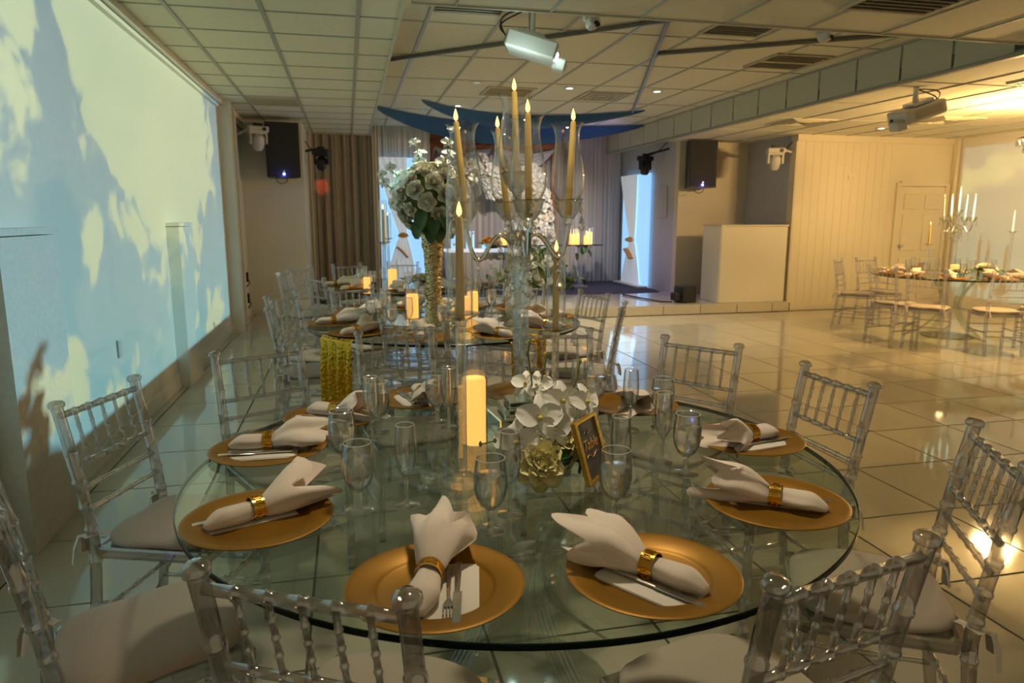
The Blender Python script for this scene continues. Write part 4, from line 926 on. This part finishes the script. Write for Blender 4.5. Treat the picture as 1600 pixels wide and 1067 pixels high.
# ------------------------------------------------------------------ flowers
def petal(m, L, w, cup, curl, A, n=4, ruff=0.0, seed=0):
    rn = random.Random(seed)
    ph = rn.uniform(0, 6)
    def fn(u, v):
        s = (v-.5)*2; ww = w*math.sin(PI*min(1, .12+u*.80))**.7
        return (u*L, s*ww, cup*(s*s)*ww*1.2+curl*u*u*L+ruff*math.sin(9*v+ph+u*3)*u)
    m.grid(fn, n, n, A)
def rose_mesh(name, mt, R, layers, open_=1.0, ruff=0.0, seed=1, inner=None):
    rn = random.Random(seed); m = MB()
    for li, (cnt, tilt, L, w) in enumerate(layers):
        for k in range(cnt):
            a = 2*PI*k/cnt+li*.6+rn.uniform(-.15, .15)
            A = Matrix.Rotation(a, 4, 'Z') @ Matrix.Translation((R*.06*(3-li) if li < 3 else 0, 0, -R*.25)) @ Matrix.Rotation(-tilt-rn.uniform(-.1, .1), 4, 'Y')
            petal(m, L*R, w*R, .55, -.25 if li == 0 else -.08, A, 4, ruff*R, seed*100+li*10+k)
    m.lathe([(0, -R*.2), (R*.28, -R*.1), (R*.30, R*.25), (R*.16, R*.42), (0, R*.44)], 10)
    return m.mesh(name, mt, True, 70)
LAY = [(5, .42, 1.0, .78), (5, .80, .95, .68), (4, 1.12, .88, .55), (3, 1.38, .80, .42)]
ROSE = rose_mesh('rose', M['petal'], .052, LAY, seed=3)
ROSE2 = rose_mesh('rose', M['petal'], .046, LAY[:3]+[(3, 1.35, .8, .42)], seed=9)
PEONY = rose_mesh('peony', M['petaly'], .055, [(7, .15, 1.1, .55), (7, .5, 1.05, .5), (7, .85, .95, .45), (6, 1.15, .9, .4), (5, 1.4, .8, .35)], ruff=.07, seed=5)
def orchid_mesh():
    m = MB()
    for k in range(5):
        a = PI/2+2*PI*k/5; A = Matrix.Rotation(a, 4, 'Z') @ Matrix.Translation((.003, 0, .004*(k % 2))) @ Matrix.Rotation(-.38, 4, 'Y'); petal(m, .044, .026 if k % 5 in (1, 4) else .015, .25, -.55, A, 5, .003, k)
    return m.mesh('orchid', M['petalw'], True, 70)
ORCH = orchid_mesh()
ORCHC = MB().lathe([(0, -.004), (.007, .002), (.006, .012), (.0025, .018), (0, .019)], 8).mesh('heart', M['petalc'])
def leaf_mesh(L, w, mt):
    m = MB(); petal(m, L, w, .25, -.3, Matrix.Identity(4), 5); return m.mesh('leaf', mt)
LEAF = leaf_mesh(.05, .017, M['leaf']); LEAFB = leaf_mesh(.11, .04, M['leaf']); LEAFO = leaf_mesh(.22, .05, M['leafl'])
def face(d):                                     # euler that turns local +z to direction d
    return Vector(d).to_track_quat('Z', 'Y').to_euler()
def orchid(t, p, d, s=1.0):
    o = kid(t, 'orchid', ORCH, p, face(d), s); kid(o, 'heart', ORCHC)
fa = thing('floral_centrepiece', 'low centrepiece of white orchids and cream peonies before the candelabra', 'flowers', (.49, 1.80, ZT0))
kid(fa, 'mirror_box', MB().rbox((0, .0, .04), (.14, .12, .08), .003).mesh('mirror_box', M['mirror'], False), (0, 0, 0), (0, 0, .25))
TOC = Vector((-.25, -.93, .25))
for p, s, d in (((-.015, -.085, .062), 1.05, (-.1, -1, .5)), ((.055, -.03, .105), 1.15, (.25, -.9, .8)), ((-.06, .03, .09), .9, (-.5, -.4, .8)), ((.07, .05, .10), .8, (.6, .2, .9)), ((.0, .02, .12), .8, (0, -.3, 1))): kid(fa, 'peony', PEONY, p, face(d), s)
for p, d, s in (((-.012, -.05, .175), (-.15, -1, .35), 1.25), ((.045, -.02, .165), (.2, -1, .4), 1.15), ((.065, .00, .205), (.1, -1, .3), 1.1), ((.03, .02, .225), (-.2, -.8, .6), 1.0), ((-.075, -.05, .115), (-.5, -1, .2), 1.2),
                ((-.095, -.03, .105), (-.8, -.6, .3), 1.0), ((.135, .01, .195), (.4, -.9, .4), 1.05), ((.0, .03, .245), (-.3, -.8, .5), .85), ((-.03, .035, .25), (-.3, -.8, .6), .8), ((.025, -.055, .145), (.1, -1, .2), 1.1)): orchid(fa, p, d, s)
for p, d in (((.035, -.09, .075), (.4, -1, .1)), ((.02, -.095, .06), (.1, -1, -.4)), ((.05, -.085, .05), (.7, -.8, -.3)), ((.01, -.09, .08), (-.1, -.8, .8)), ((-.07, -.02, .08), (-.9, -.4, .1)), ((.10, -.03, .06), (.9, -.5, 0))):
    kid(fa, 'leaf', LEAF, p, face(d), 1.0)
for P in ([(-.01, .02, .2), (-.02, .02, .29), (-.03, .015, .34), (-.025, .01, .37)], [(.0, .03, .2), (.02, .03, .29), (.03, .03, .33)], [(-.09, -.03, .10), (-.13, -.03, .115), (-.17, -.035, .11)], [(.10, .05, .18), (.125, .06, .25), (.135, .06, .30)]):
    kid(fa, 'stem', MB().tube(P, .0022, 6).mesh('stem', M['stem']))
    bud = MB()
    for q in P[1:]: bud.lathe([(0, -.008), (.005, -.002), (.0045, .005), (0, .010)], 8, Matrix.Translation(q))
    kid(fa, 'buds', bud.mesh('buds', M['leafl']))
# gold framed sign leaning beside the flowers
ft = thing('framed_sign', 'small gold framed dark sign with gold script beside the orchids', 'sign', (.640, 1.725, ZT0))
FR = Matrix.Rotation(-YAW+math.radians(60), 4, 'Z') @ Matrix.Rotation(-.30, 4, 'X')
w_, h_ = .125, .175
kid(ft, 'frame', MB().rbox((-w_/2, 0, h_/2), (.012, .018, h_), .003, FR).rbox((w_/2, 0, h_/2), (.012, .018, h_), .003, FR).rbox((0, 0, .006), (w_, .018, .012), .003, FR).rbox((0, 0, h_-.006), (w_, .018, .012), .003, FR).mesh('frame', M['goldframe'], False))
kid(ft, 'card', MB().box((0, .002, h_/2), (w_-.01, .004, h_-.01), FR).mesh('card', M['sign'], False))
kid(ft, 'easel_leg', MB().tube([FR @ Vector((0, .010, .125)), FR @ Vector((0, .055, .025))], .010, 6, None, .3).mesh('easel_leg', M['black'], False))
cu = bpy.data.curves.new('lettering', 'FONT'); cu.body = 'Table'; cu.size = .042; cu.align_x = 'CENTER'; cu.shear = .35; cu.extrude = .0004; cu.materials.append(M['goldtext'])
tx = obj('lettering_source', cu); bpy.context.view_layer.update()
tme = bpy.data.meshes.new_from_object(tx.evaluated_get(bpy.context.evaluated_depsgraph_get())); bpy.data.objects.remove(tx)
tme.transform(FR @ Matrix.Translation((0, -.0015, h_*.50)) @ Matrix.Rotation(PI/2, 4, 'X')); kid(ft, 'lettering', tme)
for zz, hw in ((.40, .035), (.76, .02)): kid(ft, 'flourish', MB().tube([FR @ Vector((-hw+2*hw*k/10, -.0012, h_*zz+.005*math.sin(k*.9))) for k in range(11)], .0012, 5).mesh('flourish', M['goldtext']))

# tall gold vase with the rose bouquet on the middle table
def tall_bouquet(c, label, n, seed, full=True):
    t = thing('rose_bouquet', label, 'flowers', (c[0], c[1], ZT0))
    prof = [(0, 0), (.075, 0), (.068, .02), (.052, .10), (.050, .30), (.060, .45), (.078, .58), (.092, .64), (.088, .64), (.07, .56), (0, .5)]
    v = MB().lathe(prof, 24)
    kid(t, 'vase', v.mesh('vase', M['glitter']))
    bead = MB().lathe([(0, -.006), (.006, 0), (0, .006)], 5)
    bd = MB(); rn = random.Random(seed)
    for k in range(420):
        z = rn.uniform(.03, .62); r = [0.068-(z-.02)*.2 if z < .10 else (.052+ (0 if z < .30 else (.008*(z-.3)/.15 if z < .45 else .008+.032*(z-.45)/.19)))][0]; a = rn.uniform(0, 2*PI)
        bd.add(bead.v, bead.f, Matrix.Translation((r*math.cos(a), r*math.sin(a), z)))
    bo = kid(t, 'beading', bd.mesh('beading', M['glitter'], False)); bo['kind'] = 'stuff'
    C0 = Vector((0, 0, .82))
    kid(t, 'flower_core', MB().lathe([(0, -.18), (.12, -.14), (.19, -.02), (.19, .08), (.12, .17), (0, .20)], 16, Matrix.Translation(C0)).mesh('flower_core', M['leafl']))
    for k in range(n):
        y = 1-2*(k+.5)/n; r = math.sqrt(1-y*y); a = k*2.39996+seed
        d = Vector((r*math.cos(a), r*math.sin(a), y)); p = C0+Vector((d.x*.225, d.y*.225, d.z*.215))
        kid(t, 'rose', ROSE if k % 3 else ROSE2, p, face(d), rn.uniform(.92, 1.2))
    for d, L in (((-1, -.35, .12), 4), ((-.75, -.4, .35), 3), ((-.3, .2, 1), 3), ((.35, -.3, .95), 4), ((1, -.1, .35), 3), ((-.9, -.2, -.2), 2)):
        d = Vector(d).normalized(); st = [C0+d*(.20+.04*k)+Vector((0, 0, .006*k*k)) for k in range(L+1)]
        kid(t, 'stem', MB().tube(st, .004, 6).mesh('stem', M['stem']))
        for k in range(1, L+1): orchid(t, st[k]+Vector((.012*(-1)**k, 0, .008)), d+Vector((-.2, -.9, .3*(-1)**k)), 1.1-.09*k)
    for k, d in enumerate(((-.1, -1, -.55), (.3, -1, -.4), (-.45, -.9, -.35), (-.2, -1, -1.1), (.15, -1, -1.0), (-.6, -.7, -.7), (.5, -.8, -.7))):
        d = Vector(d).normalized(); kid(t, 'leaf', LEAFB, C0+d*.19+Vector((0, -.02, -.02)), (Vector(d)+Vector((0, 0, -.8))).to_track_quat('X', 'Z').to_euler(), 1.1)
    return t
tall_bouquet((.545, 4.72), 'tall gold beaded vase crowned with a ball of ivory roses', 46, 1)
def low_arrangement(c, label, s=1.0, mt=None, z=ZT0):
    t = thing('low_flowers', label, 'flowers', (c[0], c[1], z), .4)
    kid(t, 'box', MB().rbox((0, 0, .035*s), (.16*s, .10*s, .07*s), .004).mesh('box', M['mirror'], False))
    for k in range(9):
        a = k*2.4; r = .03*math.sqrt(k)*s; d = Vector((r*math.cos(a)*6, r*math.sin(a)*6, 1)); kid(t, 'rose', mt or ROSE, (r*math.cos(a), r*math.sin(a), (.10-.03*(k > 4))*s), face(d), s)
    for k in range(7):
        a = k*.9; kid(t, 'leaf', LEAFB, (.06*math.cos(a)*s, .06*math.sin(a)*s, .06*s), (0, -.2, a), .9*s)
    return t
# middle table candles, cloths
pillar_candle((.42, 4.95, ZT0), .042, .17, .27, 'glowing pillar candle left of the gold vase')
pillar_candle((.78, 4.90, ZT0), .048, .15, .22, 'wide glowing pillar candle right of the gold vase')
pillar_candle((.86, 5.02, ZT0), .040, .17, .24, 'glowing pillar candle partly hidden right of the gold vase')
candlestick((.25, 5.25, ZT0), .52, .25, .30, 'crystal candlestick with glass tube on the middle table', .03)
def sequin_cloth(c, deg, w, hang, label):
    a = math.radians(deg); U = Vector((math.cos(a), math.sin(a), 0)); S = Vector((-U.y, U.x, 0))
    def fn(u, v):
        L = .55; s = v*(L+hang); x = (u-.5)*w
        if s < L: r = RT-L+s; z = ZT0+.004; yy = r
        else:
            q = s-L; z = ZT0+.002-q; yy = RT+.012+.02*math.sin(u*22)*min(1, q*5)+.006*q
        edge = math.sqrt(max(0, RT**2-x*x))-RT
        p = U*(yy+edge)+S*x*(1-.08*max(0, s-L)); return (c.x+p.x, c.y+p.y, max(.01, z+.002*math.sin(u*40)))
    return tag(obj('sequin_cloth', MB().grid(fn, 36, 34).mesh('sequin_cloth', M['sequin'])), label, 'cloth', 'gold sequin runners')
sequin_cloth(T2, -143, .30, .42, 'gold sequin cloth hanging from the middle table on the sky wall side')
sequin_cloth(T2, -66, .26, .24, 'gold sequin cloth hanging from the middle table behind the candelabra')
# farthest table
low_arrangement((.72, 7.25), 'low ivory flowers beside the pillar candle on the farthest table', 1.0)
pillar_candle((.42, 7.25, ZT0), .045, .18, .27, 'glowing pillar candle on the farthest table')
pillar_candle((.16, 7.05, ZT0), .035, .12, .18, 'small glowing candle seen through a goblet on the farthest table')
candlestick((.40, 7.5, ZT0), .48, .25, .26, 'tall crystal candlestick before the lit blue panel on the farthest table', .035)
low_arrangement((.66, 5.12), 'low ivory flowers on the far side of the middle table', .9)
# table by the cream wall
candelabra('candelabra', (7.42, 7.45, ZT0), .35, 'candelabra with pale tapers on the table by the cream wall', M['taperpale'], True, True)
candlestick((7.12, 7.55, ZT0), .36, .26, 0, 'slim candlestick with amber taper by the cream wall door', .03)
candlestick((8.0, 7.2, ZT0), .52, .24, 0, 'tall slim candlestick with pale taper before the right sky wall', .03, M['taperpale'])
pillar_candle((7.30, 7.30, ZT0), .05, .12, .2, 'glowing pillar candle at the foot of the far candelabra by the cream wall')
low_arrangement((7.40, 6.95), 'low flowers in a box on the table by the cream wall', 1.2)
low_arrangement((7.05, 6.98), 'small low flowers at the outer side of the table by the cream wall', .8)
light('candle_glow_right', 'POINT', (7.3, 7.3, ZT0+.25), .8, (1, .6, .25), .04)

# ------------------------------------------------------------------ stage decor
st = thing('stage_table', 'white topped table on the stage below the white blossoms', 'table', (2.35, 13.0, .16))
kid(st, 'top', MB().rbox((0, 0, .69), (1.25, .55, .05), .008).mesh('top', mat('stage_table_top_glow', (.85, .86, .90), .3, emit=(.8, .88, 1), es=.35), False))  # faint glow put into the white top, which is no lamp
kid(st, 'skirt', MB().grid(lambda u, v: (-.6+1.2*u, -.25+.02*math.sin(u*60), .66*(1-v)), 60, 4).mesh('skirt', M['curtgrey']))
for sx in (-.58, .58): kid(st, 'leg', MB().rbox((sx, .2, .33), (.05, .05, .66), .006).mesh('leg', M['white'], False))
sh = thing('glass_shelf_table', 'dark glass topped stage table carrying pillar candles', 'table', (3.5, 12.6, .16))
kid(sh, 'top', MB().rbox((0, 0, .79), (2.15, .40, .02), .004).mesh('top', M['darkglass'], False))
for sx in (-.7, .7): kid(sh, 'pedestal', MB().lathe([(.16, 0), (.16, .02), (.05, .05), (.05, .74), (.12, .78)], 16).mesh('pedestal', M['acrylicfar']), (sx, 0, 0))
for k, (x, h, w) in enumerate(((4.02, .20, 'first'), (4.13, .21, 'second'), (4.30, .17, 'third'), (4.38, .24, 'fourth'))):
    pillar_candle((x, 12.55+.06*(k % 2), .95), .052, h, h+.09, 'lit pillar candle on the dark stage shelf, %s from the flowers towards the blue panel' % w)
for k, (x, h, w) in enumerate(((2.72, .22, 'outer tall'), (2.83, .14, 'short'), (2.98, .24, 'inner tall'))):
    pillar_candle((x, 12.55+.06*(k % 2), .95), .052, h, h+.09, '%s lit pillar candle on the dark stage shelf over the white table' % w)
light('stage_candles', 'POINT', (4.2, 12.3, 1.15), 3, (1, .6, .25), .1)
def blossom_column(name, label, pts, n, r, seed, col='petalw', cat='flowers', core='white'):
    """white blossoms massed along a column"""
    t = thing(name, label, cat, (0, 0, 0)); rn = random.Random(seed)
    P = [Vector(p) for p in pts]
    kid(t, 'core', MB().tube(P, [r*.55]*len(P), 10).mesh('core', M[core]))
    bl = rose_mesh('blossom', M[col], .085, [(5, .2, 1.0, .5), (5, .8, .8, .45)], seed=seed)
    hm = MB().lathe([(0, 0), (.022, .01), (0, .035)], 7).mesh('heart', M['petalo'])
    for k in range(n):
        u = (k+.5)/n*(len(P)-1); i = min(len(P)-2, int(u)); c = P[i].lerp(P[i+1], u-i)
        a = rn.uniform(-PI, 0)+rn.uniform(-.3, .3); d = Vector((math.cos(a), math.sin(a), rn.uniform(-.3, .6)))
        o = kid(t, 'blossom', bl, c+d.normalized()*r*rn.uniform(.75, 1.0), face(d), rn.uniform(.8, 1.25))
        if k % 4 == 0: kid(o, 'heart', hm, (0, 0, .02))
    return t
blossom_column('blossom_column', 'column of white blossoms with amber hearts on the stage', [(3.55, 13.25, .85), (3.60, 13.3, 1.5), (3.50, 13.35, 2.05), (3.3, 13.4, 2.35)], 70, .30, 2)
blossom_column('blossom_column', 'arch of white and pale blue blossoms above the white stage table', [(2.0, 13.4, 2.3), (2.4, 13.4, 2.45), (2.75, 13.4, 2.2), (2.8, 13.4, 1.8)], 50, .24, 4)
blossom_column('blossom_column', 'cluster of white blossoms behind the tallest candle', [(3.0, 13.5, 2.1), (3.3, 13.5, 1.7), (3.4, 13.5, 1.2)], 34, .26, 6)
# greenery cascading below the shelf
gt = thing('cascading_greenery', 'dark olive greenery hanging from the stage shelf to the carpet', 'plant', (3.3, 12.35, .16)); rn = random.Random(4)
for k in range(280):
    u = rn.random(); w = .75-.45*abs(u-.35); x = rn.gauss(0, .30); z = .05+.75*u
    kid(gt, 'leaf', LEAFO if k % 4 else LEAFB, (x*(.6+.7*(1-u)), rn.uniform(-.16, .10), z), (rn.uniform(-1, 1), rn.uniform(0, 1.3), rn.uniform(0, 6.28)), rn.uniform(.7, 1.2))
kid(gt, 'base', MB().lathe([(0, 0), (.16, 0), (.18, .2), (.12, .6), (0, .70)], 14).mesh('base', M['leafl']))
for k in range(9): kid(gt, 'rose', ROSE2, (rn.uniform(-.3, .3), -.2, rn.uniform(.1, .7)), face((0, -1, .2)), 1.3)
for k, (x, z) in enumerate(((4.3, .80), (4.2, .84), (4.36, .86), (4.27, .88))): kid(gt, 'leaf', LEAFB, (x-3.3, .1, z-.10), (0, .9, k*1.3), 1.2)
low_arrangement((2.55, 12.95), 'amber flowers on the white stage table', 1.6, rose_mesh('rose', M['petalo'], .05, LAY[:3], seed=8), .88)
# blue boards, glow put into their colour, with little flowers on the table
for k, (x, s) in enumerate(((1.95, 1.0), (2.2, .7))):
    t = thing('glowing_board', 'pale blue board with amber flowers on the white stage table, %s one' % ('wider' if k == 0 else 'narrower'), 'board', (x, 13.05, .88))
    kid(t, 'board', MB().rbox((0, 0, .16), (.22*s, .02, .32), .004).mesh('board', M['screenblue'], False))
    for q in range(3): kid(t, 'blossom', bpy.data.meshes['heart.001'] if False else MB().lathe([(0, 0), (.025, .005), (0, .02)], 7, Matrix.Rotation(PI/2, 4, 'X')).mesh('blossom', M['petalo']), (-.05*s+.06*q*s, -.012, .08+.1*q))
light('stage_key', 'SPOT', (2.8, 9.6, ZT-.08), 210, (1, .90, .82), .06, (3.3, 13.6, 1.1), 52, .8)
